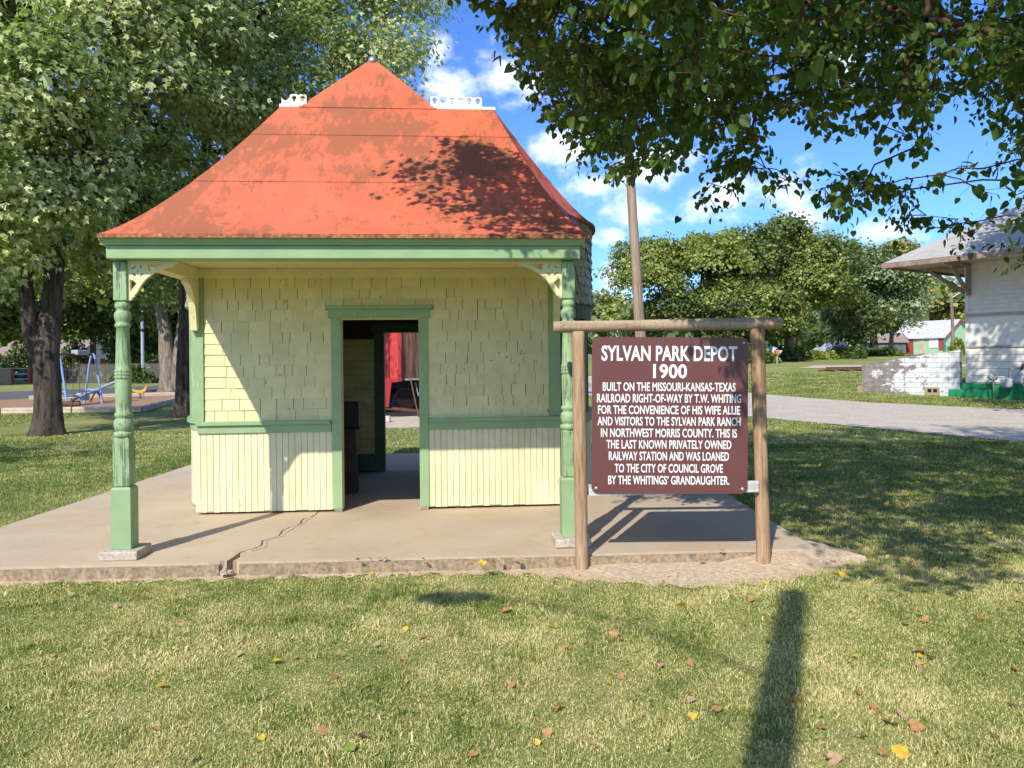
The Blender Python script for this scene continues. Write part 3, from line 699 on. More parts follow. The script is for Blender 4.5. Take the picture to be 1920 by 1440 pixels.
    MB().lathe([(.062, -.06), (.055, -.025), (.04, .0), (.028, .014), (.01, .022)], 16, (ap[0], ap[1], ZA + .0)).build('finial_cap', MAT['galv'], porch, smooth=True)
roofs()

# black box on its stand just inside the doorway
st = empty('pedestal_stand', (0, 0, 0), 0, 'black metal box on a narrow brown pedestal just inside the dark doorway', 'stand')
st.location = (-1.99, 9.35, .12); st.rotation_euler = (0, 0, YAW)
MB().box(-.16, .13, -.14, .14, .80, 1.10).box(-.175, .145, -.155, .155, .775, .80).build('metal_box', MAT['black'], st, bevel=.008)
MB().add([(-.10, -.1, 0), (.10, -.1, 0), (.10, .1, 0), (-.10, .1, 0), (-.08, -.08, .774), (.07, -.08, .774), (.07, .08, .774), (-.08, .08, .774)],
         [(3, 2, 1, 0), (4, 5, 6, 7), (0, 1, 5, 4), (1, 2, 6, 5), (2, 3, 7, 6), (3, 0, 4, 7)]).build('pedestal', MAT['dark_wood'], st, bevel=.006)

# ================================================================== THE SIGN
def sign():
    t = empty('information_sign', (1.266, 6.215, .046), 0, 'brown metal history sign with white lettering hung in a peeled log frame beside the depot', 'sign'); t.scale = (.973, .973, .973)
    def log(name, pts, r, mat):
        m = MB(); P = []; RR = []
        n = 26; a, b = Vector(pts[0]), Vector(pts[1]); ph = random.random() * 6
        for i in range(n + 1):
            u = i / n; P.append(a.lerp(b, u)); RR.append(r * (1 + .035 * math.sin(u * 7 + ph) + random.gauss(0, .006)))
        P = [a + (b - a) * .0] + P[1:-1] + [b]; m.tube(P, RR, 18); RR[0] *= .97
        o = m.build(name, mat, t, smooth=True, bevel=.006); o.modifiers[0].angle_limit = R(60); return o
    log('post', [(-.737, 0.0, -.3), (-.748, -.005, 1.945)], .055, MAT['post_wood'])
    log('post', [(.783, .01, -.3), (.742, .005, 1.955)], .057, MAT['post_wood'])
    log('crossbeam', [(-.955, -.005, 1.982), (.945, .0, 1.998)], .049, MAT['beam_wood'])
    w, h, r = 1.282, 1.282, .055; cx, cz = -.010, 1.245
    def rr(w, h, r):
        pts = []
        for (sx, sz, a0) in ((1, 1, 0), (-1, 1, 90), (-1, -1, 180), (1, -1, 270)):
            for k in range(7):
                a = R(a0 + 15 * k); pts.append((sx * (w / 2 - r) + r * math.cos(a), sz * (h / 2 - r) + r * math.sin(a)))
        return pts
    M_ = Matrix.Translation((cx, -.075, cz)) @ Matrix.Rotation(R(.9), 4, 'Y')
    bd = curve_plate('board', [rr(w, h, r)], .012, MAT['sign'], t, M_)
    S = .00442   # metres per photograph pixel at the board
    lines = [('SYLVAN PARK DEPOT', 665.5, 252, 27.5, .025), ('1900', 698.5, 63, 25.5, .025), ('BUILT ON THE MISSOURI-KANSAS-TEXAS', 727.6, 247, 16, .018), ('RAILROAD RIGHT-OF-WAY BY T.W. WHITING', 749, 268, 16, .018),
             ('FOR THE CONVENIENCE OF HIS WIFE ALLIE', 770.5, 264, 16, .018), ('AND VISITORS TO THE SYLVAN PARK RANCH', 791.7, 266, 16, .018), ('IN NORTHWEST MORRIS COUNTY. THIS IS', 813.3, 253, 16, .018),
             ('THE LAST KNOWN PRIVATELY OWNED', 834.7, 232, 16, .018), ('RAILWAY STATION AND WAS LOANED', 856.3, 223, 16, .018), ('TO THE CITY OF COUNCIL GROVE', 879, 201, 16, .018), ('BY THE WHITINGS\u2019 GRANDAUGHTER.', 901, 225, 16, .018)]
    def font_mesh(s, off):
        cu = bpy.data.curves.new('f', 'FONT'); cu.body = s; cu.size = 1; cu.extrude = .004; cu.offset = off; cu.space_character = 1.02; cu.resolution_u = 3
        o = bpy.data.objects.new('f', cu); COL.objects.link(o); bpy.context.view_layer.update()
        me = bpy.data.meshes.new_from_object(o.evaluated_get(bpy.context.evaluated_depsgraph_get())); bpy.data.objects.remove(o); bpy.data.curves.remove(cu); return me
    ref = font_mesh('H', .018); zs = [v.co.y for v in ref.vertices]; H = max(zs) - min(zs); zlo = min(zs)
    for s, yc, wpx, hpx, off in lines:
        me = font_mesh(s, off); X = [v.co.x for v in me.vertices]; x0, x1 = min(X), max(X)
        sx = wpx * S / (x1 - x0); sz = hpx * S / H; ox = -1.5 * S if s != '1900' else 0
        for v in me.vertices:
            x, y, z = v.co; v.co = ((x - (x0 + x1) / 2) * sx + ox, -.0062 - (.0014 if z > 0 else 0), (y - zlo) * sz - hpx * S / 2 + (780.5 - yc) * S)
        me.transform(M_); me.materials.clear(); link('lettering', me, MAT['letter'], bd)
    for bx in (-.60, .60):
        m = MB().lathe([(.017, 0), (.016, .006), (.010, .011), (.003, .012)], 12); o = m.build('bolt', MAT['galv'], bd, smooth=True); o.data.transform(M_ @ Matrix.Translation((bx, -.006, -.603)) @ Matrix.Rotation(PI / 2, 4, 'X'))
    m = MB().lathe([(.008, 0), (.008, .003)], 10); o = m.build('bolt', MAT['galv'], bd); o.data.transform(M_ @ Matrix.Translation((.605, -.006, .60)) @ Matrix.Rotation(PI / 2, 4, 'X'))
    MB().obox((.02, -.045, .640), (1, 0, .012), (0, 1, 0), (0, 0, 1), .70, .019, .046).build('lower_rail', MAT['plank'], t, bevel=.003)
    for hx in (-.43, .45):
        m = MB(); P = [(hx, -.03, 1.955)] + [(hx + .016 * math.sin(a), -.055 - .01 * math.cos(a), 1.915 + .02 * math.cos(a)) for a in np.linspace(0, PI * 1.7, 10)] + [(hx, -.068, 1.87)]
        m.tube(P, .0042, 7); m.build('hook', MAT['rust'] if hx > 0 else MAT['galv'], t, smooth=True)
sign()

# ================================================================== POLES
def wood_pole(name, base, top, r0, r1, label, cat, mat):
    t = empty(name, base, 0, label, cat)
    m = MB(); b = Vector((0, 0, -.4)); e = Vector(top) - Vector(base); n = 14; P = []; Q = []
    for i in range(n + 1):
        u = i / n; P.append(b.lerp(e, u) + Vector((random.gauss(0, .003), random.gauss(0, .003), 0))); Q.append(r0 + (r1 - r0) * u)
    m.tube(P, Q, 14); m.build('pole', mat, t, smooth=True); return t
d = 19.0
p = wood_pole('utility_pole', (at(1212, d), d, 0), (at(1181, d), d, 7.3), .148, .105, 'leaning weathered wooden utility pole standing behind the sign', 'pole', MAT['pole_wood'])
tx = at(1164, d) - at(1212, d)
d = 88
p = wood_pole('utility_pole', (at(1788, d), d, gzf(at(1788, d), d)), (at(1785, d), d, zat(1786, 549, d)), .2, .15, 'thin pale utility pole with a lamp arm beside the distant green house', 'pole', MAT['bark_pale'])
hh = zat(1786, 549, d) - gzf(at(1788, d), d)
MB().tube([(-.1, -.1, hh - .55), (.5, -.3, hh - .1), (.95, -.4, hh + .05)], .05, 6).build('lamp_arm', MAT['galv'], p)
d = 62
wood_pole('utility_pole', (at(268, d), d, gzf(at(268, d), d)), (at(267, d), d, zat(267, 560, d)), .14, .11, 'grey utility pole among the trees across the left street', 'pole', MAT['grey_metal'])
# street lamp behind the viewer, whose shadow lies across the lawn
def lamp():
    h = 7.0; k = 1 / math.tan(R(SUN_EL)); sx, sy = k * math.sin(R(SUN_AZ)), k * math.cos(R(SUN_AZ))
    bx, by = 2.02 - sx * h, 5.55 - sy * h
    t = wood_pole('street_lamp', (bx, by, 0), (bx, by, h), .125, .10, 'wooden street lamp pole standing behind the viewer whose shadow crosses the lawn', 'lamp', MAT['pole_wood'])
    MB().tube([(0, 0, h - 1.45), (-.5, 0, h - 1.0), (-1.2, 0, h - .45), (-1.9, 0, h - .12), (-2.25, 0, h - .02)], .014, 8).build('arm', MAT['galv'], t, smooth=True)
    MB().lathe([(.03, -.09), (.10, -.085), (.12, -.02), (.10, .03), (.04, .05)], 14, (-2.48, 0, h - .02)).build('lamp_head', MAT['galv'], t, smooth=True).scale = (1, 1, 1)
    MB().tube([(-2.72, 0, h - .02), (-2.6, 0, h - .01), (-2.3, 0, h - .01), (-2.18, 0, h - .02)], [.05, .11, .11, .05], 12).build('lamp_housing', MAT['galv'], t, smooth=True)
lamp()

# ================================================================== WHITE CLAPBOARD DEPOT ON THE RIGHT
def box_thing(t, parts):
    for nm, mat, dims, bv in parts: MB().box(*dims).build(nm, mat, t, bevel=bv)
def clapboard():
    th = R(55); u = Vector((math.cos(th), -math.sin(th), 0)); v = Vector((math.sin(th), math.cos(th), 0))
    t = empty('station_building', (17.75, 30.0, 0.0), -th, 'weathered white clapboard station with wide bracketed eaves and a green painted foundation', 'building')
    L_, W_ = 15.0, 8.5; ZT = 5.55
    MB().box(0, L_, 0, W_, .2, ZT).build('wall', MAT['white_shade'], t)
    m = MB(); z = 3.30
    while z < ZT - .1:
        m.add([(.13, -.002, z), (L_, -.002, z), (L_, -.002, z + .16), (.13, -.002, z + .16), (.13, -.046, z), (L_, -.046, z), (L_, -.006, z + .165), (.13, -.006, z + .165)],
              [(3, 2, 1, 0), (4, 5, 6, 7), (0, 1, 5, 4), (2, 3, 7, 6), (1, 2, 6, 5), (3, 0, 4, 7)]); z += .165
    m.build('upper_siding', MAT['white_siding'], t)
    m = MB(); z = .64; hs = [.26, .27, .26, .27, .25]
    for h in hs: m.box(.06, L_, -.024, -.002, z + .012, z + h - .008); z += h
    m.build('lower_boards', MAT['white_boards'], t)
    MB().box(.06, L_, -.02, -.001, 2.05, 3.18).build('panel_band', MAT['white_boards'], t)
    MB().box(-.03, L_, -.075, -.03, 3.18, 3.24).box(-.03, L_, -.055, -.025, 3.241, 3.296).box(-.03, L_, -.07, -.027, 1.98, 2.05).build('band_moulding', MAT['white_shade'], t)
    MB().box(-.02, .125, -.035, .1, .62, ZT).build('corner_board', MAT['white_siding'], t)
    MB().box(-.12, L_, -.16, .1, -.1, .60).box(-.48, .9, -.42, .1, -.2, .36).build('foundation', MAT['bright_green'], t)
    # roof: wide hip with deep soffits
    o = 2.15; ze = 5.36; sl = .60
    cx0, cx1, cy = -o, L_ + o, None; rise = (W_ / 2 + o) * sl
    vs = [(-o, -o, ze), (L_ + o, -o, ze), (L_ + o, W_ + o, ze), (-o, W_ + o, ze), (W_ / 2, W_ / 2, ze + rise), (L_ - W_ / 2, W_ / 2, ze + rise)]
    MB().add(vs, [(0, 1, 5, 4), (1, 2, 5), (2, 3, 4, 5), (3, 0, 4)]).build('roof', MAT['grey_roof'], t)
    f = MB(); fz0, fz1 = ze - .20, ze - .012
    f.box(-o - .02, L_ + o, -o - .02, -o + .03, fz0, fz1).box(-o - .02, -o + .03, -o + .031, W_ + o, fz0, fz1).box(-o, L_ + o, W_ + o - .03, W_ + o + .02, fz0, fz1).build('fascia', MAT['fascia'], t)
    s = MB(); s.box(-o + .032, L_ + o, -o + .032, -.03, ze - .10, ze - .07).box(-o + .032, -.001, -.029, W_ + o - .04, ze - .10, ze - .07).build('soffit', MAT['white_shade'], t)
    def eave_bracket(x, y, dx, dy):
        a = Vector((x, y, ze - .12)); m = MB(); m.bar((x, y, 4.0), (x, y, ze - .1), .12, .12, (dx, dy, 0)); m.bar((x + dx * .1, y + dy * .1, 4.15), (x + dx * 1.5, y + dy * 1.5, ze - .2), .11, .13); m.bar((x, y, ze - .17), (x + dx * 1.8, y + dy * 1.8, ze - .17), .11, .12)
        m.build('eave_bracket', MAT['fascia'], t)
    eave_bracket(-.07, .3, -1, 0); eave_bracket(.15, -.1, 0, -1); eave_bracket(4.5, -.1, 0, -1); eave_bracket(9, -.1, 0, -1)
    m = MB().box(3.2, 4.3, -.09, -.03, 3.3, 5.2); m.build('window_frame', MAT['dark_green'], t)
def mk_white():
    k = NM('white_siding', .7); co = k.coord((3, 3, 3)); f = k.noise(co, 1.4, 6, .7); c = k.mix(k.rng(f, .3, .7), (.60, .57, .51), (.74, .71, .65)); c = k.mix(k.rng(k.noise(k.coord((2, 2, 9)), 2, 6, .75), .66, .7), c, (.33, .27, .2)); k.color(c); MAT['white_siding'] = k.m
    k = NM('white_boards', .75); f = k.noise(k.coord((2, 2, 7)), 1.6, 7, .72); c = k.mix(k.rng(f, .3, .6), (.62, .58, .52), (.76, .73, .67)); c = k.mix(k.rng(f, .66, .70), c, (.3, .24, .18)); k.color(c); MAT['white_boards'] = k.m
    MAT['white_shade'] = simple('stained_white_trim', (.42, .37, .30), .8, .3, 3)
    MAT['bright_green'] = simple('bright_green_masonry_paint', (.02, .23, .085), .6, .15, 4)
    k = NM('asphalt_shingle', .9, .15); co = k.coord(); b = k.n.new('ShaderNodeTexBrick'); k.L.new(k.coord((1, 1, 1.6)), b.inputs['Vector']); b.inputs['Scale'].default_value = 3.2; b.inputs['Color1'].default_value = (.36, .34, .31, 1); b.inputs['Color2'].default_value = (.46, .44, .40, 1); b.inputs['Mortar'].default_value = (.22, .21, .19, 1); b.inputs['Mortar Size'].default_value = .02
    k.color(k.mix(.35, b.outputs[0], k.mix(k.rng(k.noise(co, 1.2, 5), .3, .7), (.34, .32, .29), (.5, .47, .43)))); MAT['grey_roof'] = k.m
    MAT['fascia'] = simple('bare_fascia', (.28, .20, .15), .85, .4, 4)
mk_white(); clapboard()

# gas meter against the wall
def gas_meter():
    th = R(55); t = empty('gas_meter', (17.75 + .62, 30.0 - .9 - .05, .15), -th, 'grey gas meter with bent pipes against the white station wall', 'meter')
    m = MB(); m.lathe([(.02, .30), (.15, .31), (.20, .38), (.20, .58), (.16, .66), (.05, .68)], 16, (.45, -.36, 0)); m.build('meter_body', MAT['grey_metal'], t, smooth=True)
    m = MB(); m.tube([(.0, -.36, .0), (0, -.36, .62), (.06, -.36, .72), (.36, -.36, .72), (.38, -.36, .64)], .028, 8); m.tube([(.52, -.36, .66), (.52, -.36, .95), (.6, -.36, 1.02), (.95, -.3, 1.06)], .026, 8); m.tube([(.62, -.36, .5), (.95, -.36, 1.02)], .028, 8); m.tube([(1.05, -.36, .2), (1.05, -.36, .85)], .045, 8); m.build('pipe', MAT['grey_metal'], t, smooth=True)
    m = MB(); m.tube([(-.02, -.46, .70), (-.02, -.26, .70)], .13, 14); m.tube([(-.22, -.36, .70), (-.1, -.36, .70)], .035, 8); m.build('regulator', MAT['grey_metal'], t, smooth=True)
    MB().tube([(.93, -.36, .98), (1.02, -.34, 1.2)], [.07, .05], 8).build('valve_cap', MAT['rust'], t)
    MB().lathe([(.05, .38), (.09, .4), (.09, .44), (.06, .46), (.06, .6), (.09, .62), (.09, .66), (.04, .7)], 10, (1.05, -.36, 0)).build('valve', MAT['grey_metal'], t)
gas_meter()

# loading ramp wall: blocks under peeling white paint
def ramp():
    k = NM('peeling_block_wall', .85, .2); co = k.coord(); bl = k.n.new('ShaderNodeTexBrick'); k.L.new(k.coord((1, 1, 1), rot=(PI / 2, 0, 0)), bl.inputs['Vector']); bl.inputs['Scale'].default_value = 1; bl.inputs['Brick Width'].default_value = .8; bl.inputs['Row Height'].default_value = .2; bl.inputs['Mortar Size'].default_value = .012; bl.inputs['Color1'].default_value = (0, 0, 0, 1); bl.inputs['Color2'].default_value = (.1, .1, .1, 1); bl.inputs['Mortar'].default_value = (1, 1, 1, 1)
    x = k.sep(co, 0); f = k.math('ADD', k.noise(k.coord((1, 1, 1.7)), 2.1, 8, .68), k.math('MULTIPLY', k.math('SUBTRACT', 2.2, x), .08))
    m = k.rng(f, .50, .52); base = k.mix(k.rng(k.noise(co, 5, 6, .7), .3, .7), (.15, .125, .115), (.34, .29, .26)); c = k.mix(m, base, k.mix(k.rng(k.noise(co, 3, 6, .7), .3, .7), (.50, .50, .50), (.74, .74, .74))); c = k.mix(k.math('MULTIPLY', bl.outputs['Fac'], .55), c, (.12, .1, .09)); k.color(c); k.bump(m, .3, .01)
    # origin at the building corner, running away to the left
    ax = Vector((14.9 - 17.62, 32.6 - 30.15, 0)); ln = ax.length; t = empty('ramp_wall', (17.62, 30.15, 0), math.atan2(ax.y, ax.x) , 'low masonry ramp wall with flaking white paint over dark blocks beside the station', 'wall')
    zl, zr = 1.34, 1.90; z0 = .03
    vs = [(ln, 0, z0), (0, 0, z0 + .05), (0, 0, zr), (ln, 0, zl), (ln, .0, z0), (0, .0, z0), (0, .0, zr), (ln, .0, zl)]
    vs = [(x, (.16 if i < 4 else -.16), z) for i, (x, _, z) in enumerate(vs)]
    o = MB().add(vs, [(0, 1, 2, 3), (7, 6, 5, 4), (3, 2, 6, 7), (0, 3, 7, 4), (1, 0, 4, 5), (2, 1, 5, 6)]).build('block_wall', k.m, t)
    # the peel gradient runs along x; -x is the painted end
    o.data.transform(Matrix.Identity(4))
    b = MB().box(.72, 1.22, .162, .30, .10, .42); bb = b.build('hollow_block', MAT['rough_concrete'], t)
    MB().box(.98, 1.12, .301, .305, .22, .36).box(.78, .92, .301, .305, .22, .36).build('core_hole', MAT['black'], bb)
    MB().box(ln + .01, ln + .2, -.1, .12, -.05, .42).build('end_block', MAT['rough_concrete'], t)
    MB().box(.6, 3.1, .162, .24, .0, .06).build('rotten_sill', MAT['dark_wood'], t)
    return k
K = ramp()

# rusty rails lying on ties
def rails():
    d = 49; x0 = at(1549, d); z = gzf(21, d); t = empty('rail_section', (x0, d, z), R(4), 'short section of rusty railway rail lying on low ties in the far lawn', 'rail')
    MB().box(0, 3.6, -.035, .035, .22, .27).box(0, 3.6, -.012, .012, .12, .22).box(0, 3.6, -.07, .07, .09, .12).build('rail', MAT['rust'], t)
    for i, x in enumerate((.2, 1.2, 2.2, 3.2)): MB().box(x - .12, x + .12, -.5, .9, -.04, .09).build('tie', MAT['dark_wood'], t)
    MB().bar((-.62, -.2, .05), (.05, .1, .1), .1, .08).build('loose_tie', MAT['rust'], t)
rails()

# ================================================================== DISTANT HOUSES AND SMALL THINGS
def gable_house(name, label, loc, rz, w, l, ze, zr, wall, roof, trim, details):
    t = empty(name, loc, rz, label, 'house'); o = .3
    m = MB(); vs = [(-w / 2, 0, -.5), (w / 2, 0, -.5), (w / 2, 0, ze), (0, 0, zr - .08), (-w / 2, 0, ze)]; vs += [(x, l, z) for x, _, z in vs]
    m.add(vs, [(0, 1, 2, 3, 4), (9, 8, 7, 6, 5), (0, 4, 9, 5), (1, 6, 7, 2)]); m.build('wall', wall, t)
    s = (zr - ze) / (w / 2); m = MB()
    for q in (-1, 1):
        a = (q * (w / 2 + o), ze - s * o); m.add([(a[0], -o, a[1]), (0, -o, zr), (0, l + o, zr), (a[0], l + o, a[1]), (a[0], -o, a[1] - .12), (0, -o, zr - .12), (0, l + o, zr - .12), (a[0], l + o, a[1] - .12)],
              [(0, 1, 2, 3), (4, 5, 6, 7), (0, 1, 5, 4), (3, 2, 6, 7), (0, 3, 7, 4)])
    m.build('roof', roof, t)
    m = MB()
    for q in (-1, 1): m.bar((q * (w / 2 + o), -o - .04, ze - s * o - .05), (0, -o - .04, zr - .05), .06, .16)
    m.build('bargeboard', trim, t)
    for nm, mat, dims in details: MB().box(*dims).build(nm, mat, t)
    return t
MAT['mint'] = simple('mint_green_siding', (.36, .56, .38), .7, .08, 2); MAT['pale_roof'] = simple('pale_shingle_roof', (.52, .50, .49), .85, .25, 3); MAT['brown_roof'] = simple('brown_roof', (.28, .21, .17), .85, .3, 3)
MAT['tan_wall'] = simple('tan_siding', (.55, .45, .32), .8, .15, 2); MAT['red_wall'] = simple('red_siding', (.38, .07, .05), .7, .2, 3); MAT['grey_wall'] = simple('dark_grey_wall', (.10, .12, .12), .8, .4, 2.5); MAT['win_dark'] = simple('dark_window', (.03, .04, .045), .15, .3)
MAT['white_plain'] = simple('white_siding_plain', (.72, .71, .68), .7, .1, 3)
d = 95; hx = at(1798, d); hzz = gzf(hx, d)
gable_house('cottage', 'small mint green cottage with a pale gable roof beyond the ramp wall', (hx, d, hzz), R(28), 5.6, 7, 2.3, 4.3, MAT['mint'], MAT['pale_roof'], MAT['red_wall'],
            [('door', MAT['red_wall'], (-2.88, -2.81, 4.1, 5.0, .1, 2.0)), ('window', MAT['white_plain'], (-2.87, -2.81, .8, 2.0, .8, 1.9)), ('shutter', MAT['red_wall'], (-2.86, -2.8, .2, .75, .5, 2.1)), ('door', MAT['tan_wall'], (-2.87, -2.81, 2.6, 3.3, .1, 2.0)), ('window', MAT['white_plain'], (2.0, 2.45, -.06, .01, .9, 1.8))])
d = 97; hx = at(1704, d)
gable_house('outbuilding', 'low dark grey outbuilding with a lean roof left of the mint cottage', (hx, d + 2, gzf(hx, d)), R(80), 4.2, 4.6, 1.75, 2.6, MAT['grey_wall'], MAT['brown_roof'], MAT['dark_wood'], [('door', MAT['grey_metal'], (-.6, .1, -.06, .01, .1, 1.5)), ('window', MAT['win_dark'], (-1.6, -.9, -.05, .01, .7, 1.4))])
d = 118; hx = at(1672, d)
gable_house('cottage', 'tan house with a red side panel glimpsed left of the grey outbuilding', (hx, d, gzf(hx, d)), R(90), 6, 8, 1.9, 3.2, MAT['tan_wall'], MAT['brown_roof'], MAT['white_plain'], [('door', MAT['red_wall'], (-1.9, 1.0, -.06, .01, .1, 1.6))])
d = 112; hx = at(1040, d)
gable_house('cottage', 'white house with a grey roof far behind the depot seen past its right post', (hx, d, gzf(hx, d)), R(85), 7, 14, 2.4, 4.4, MAT['white_plain'], MAT['pale_roof'], MAT['white_plain'], [('window', MAT['win_dark'], (-1.6, -.6, -.05, .01, .9, 1.9)), ('window', MAT['win_dark'], (.8, 1.8, -.05, .01, .9, 1.9))])
for px, dd, lab, w_, mt in ((182, 95, 'white house half hidden by trees behind the swing set', 9, 'white_plain'),):
    hx = at(px, dd); gable_house('cottage', lab, (hx, dd, gzf(hx, dd)), R(82), w_, 11, 2.5, 4.4, MAT[mt], MAT['brown_roof'], MAT['white_plain'], [('window', MAT['win_dark'], (-2.2, -1.1, -.05, .01, .9, 2.0)), ('door', MAT['red_wall'], (.6, 1.5, -.05, .01, 0.0, 2.0))])
d = 60; t = empty('mailbox', (at(1457, d), d, gzf(at(1457, d), d)), 0, 'small orange mailbox on a thin post at the edge of the far trees', 'mailbox')
MB().tube([(0, 0, -.2), (0, 0, .78)], .05, 8).build('post', MAT['grey_metal'], t); MB().box(-.16, .16, -.25, .25, .78, 1.08).build('box', MAT['orange'], t, bevel=.04)
d = 63; t = empty('garden_shed', (at(1440, d), d, gzf(at(1440, d), d)), R(-6), 'pale blue shed half hidden by shrubs behind the orange mailbox', 'shed')
MB().box(-.75, .35, 0, 1.8, -.2, 1.25).build('wall', simple('pale_blue_panel', (.42, .50, .62), .6, .1, 3), t); MB().add([(-.85, -.1, 1.25), (.45, -.1, 1.25), (.45, 1.9, 1.25), (-.85, 1.9, 1.25), (-.2, -.1, 1.6), (-.2, 1.9, 1.6)], [(0, 1, 4), (1, 2, 5, 4), (2, 3, 5), (3, 0, 4, 5), (0, 3, 2, 1)]).build('roof', MAT['white_plain'], t)

# parked cars glimpsed under the trees
def car(x, y, rz, body, label):
    t = empty('parked_car', (x, y, gzf(x, y)), rz, label, 'car')
    prof = [(-2.1, .35), (-2.15, .75), (-1.9, .92), (-1.2, .98), (-.75, 1.42), (.75, 1.45), (1.35, 1.0), (2.0, .9), (2.15, .65), (2.1, .35)]; n = len(prof)
    MB().add([(px, -.85 + (.1 if z > 1.1 else 0), z) for px, z in prof] + [(px, .85 - (.1 if z > 1.1 else 0), z) for px, z in prof], [tuple(range(n)), tuple(range(2 * n - 1, n - 1, -1))] + [(i, (i + 1) % n, n + (i + 1) % n, n + i) for i in range(n)]).build('body', body, t, bevel=.05)
    for q in (-.80, .80): MB().add([(-1.0, q * 1.01, 1.02), (1.1, q * 1.01, 1.02), (.68, q * .95, 1.38), (-.7, q * .95, 1.36)], [(0, 1, 2, 3)]).build('side_window', MAT['win_dark'], t)
    for wx in (-1.35, 1.35):
        for q in (-.8, .8): MB().tube([(wx, q - .1, .32), (wx, q + .1, .32)], .32, 16).build('wheel', MAT['black'], t)
car(at(1565, 86), 86, R(8), simple('silver_car_paint', (.45, .47, .5), .3, .05, 2, .5), 'pale silver car parked behind the big green trees on the right')
car(at(62, 70), 72, R(4), simple('dark_car_paint', (.04, .045, .055), .3, .1, 2, .5), 'dark car parked behind the red fence posts on the far left')

# left fence: concrete end wall, red posts, chain link
def fence():
    k = NM('chain_link_wire', .5); k.n.remove(k.b); tr = k.n.new('ShaderNodeBsdfTransparent'); df = k.n.new('ShaderNodeBsdfDiffuse'); df.inputs[0].default_value = (.22, .2, .18, 1); mx = k.n.new('ShaderNodeMixShader')
    w = k.n.new('ShaderNodeTexWave'); w2 = k.n.new('ShaderNodeTexWave'); co = k.coord(); k.L.new(k.coord((1, 1, 1), rot=(0, R(45), 0)), w.inputs['Vector']); k.L.new(k.coord((1, 1, 1), rot=(0, R(-45), 0)), w2.inputs['Vector'])
    for q in (w, w2): q.inputs['Scale'].default_value = 4.5
    f = k.math('MAXIMUM', w.outputs['Fac'], w2.outputs['Fac']); k.L.new(k.rng(f, .80, .86), mx.inputs[0]); k.L.new(tr.outputs[0], mx.inputs[1]); k.L.new(df.outputs[0], mx.inputs[2]); k.L.new(mx.outputs[0], k.out.inputs[0])
    d = 62; x0, x1 = at(128, d), at(300, d); z = gzf(x0, d); t = empty('chain_link_fence', (x0, d, z), 0, 'rusty chain link fence across the street behind the swing set', 'fence'); l = x1 - x0
    MB().add([(0, 0, .05), (l, 0, .05), (l, 0, 1.5), (0, 0, 1.5)], [(0, 1, 2, 3)]).build('mesh_panel', k.m, t)
    MB().tube([(0, 0, 1.52), (l, 0, 1.52)], .03, 6).build('top_rail', MAT['rust'], t)
    for i in range(6): MB().tube([(l * i / 5, .02, -.3), (l * i / 5, .02, 1.56)], .045, 8).build('post', MAT['red_wall'] if i == 0 else MAT['rust'], t)
    x0, x1 = at(24, d), at(54, d); t = empty('rail_fence', (x0, d, z), 0, 'dark rail fence with red posts left of the big tree trunk', 'fence')
    for i in range(2): MB().box(i * (x1 - x0) - .08, i * (x1 - x0) + .08, -.08, .08, -.2, 1.35).build('post', MAT['red_wall'], t)
    for zz in (.35, .75, 1.2): MB().box(.09, x1 - x0 - .09, -.02, .02, zz, zz + .08).build('rail', MAT['grey_metal'], t)
    x0, x1 = at(-60, d), at(22, d); t = empty('low_wall', (x0, d, z), 0, 'low grey stone wall ending at a red fence post on the far left', 'wall'); MB().box(0, x1 - x0, -.15, .15, -.2, 1.2).build('stone_face', MAT['rough_concrete'], t, bevel=.03); MB().box(-.03, x1 - x0 + .03, -.19, .19, 1.203, 1.3).build('coping', MAT['patch'], t)
fence()

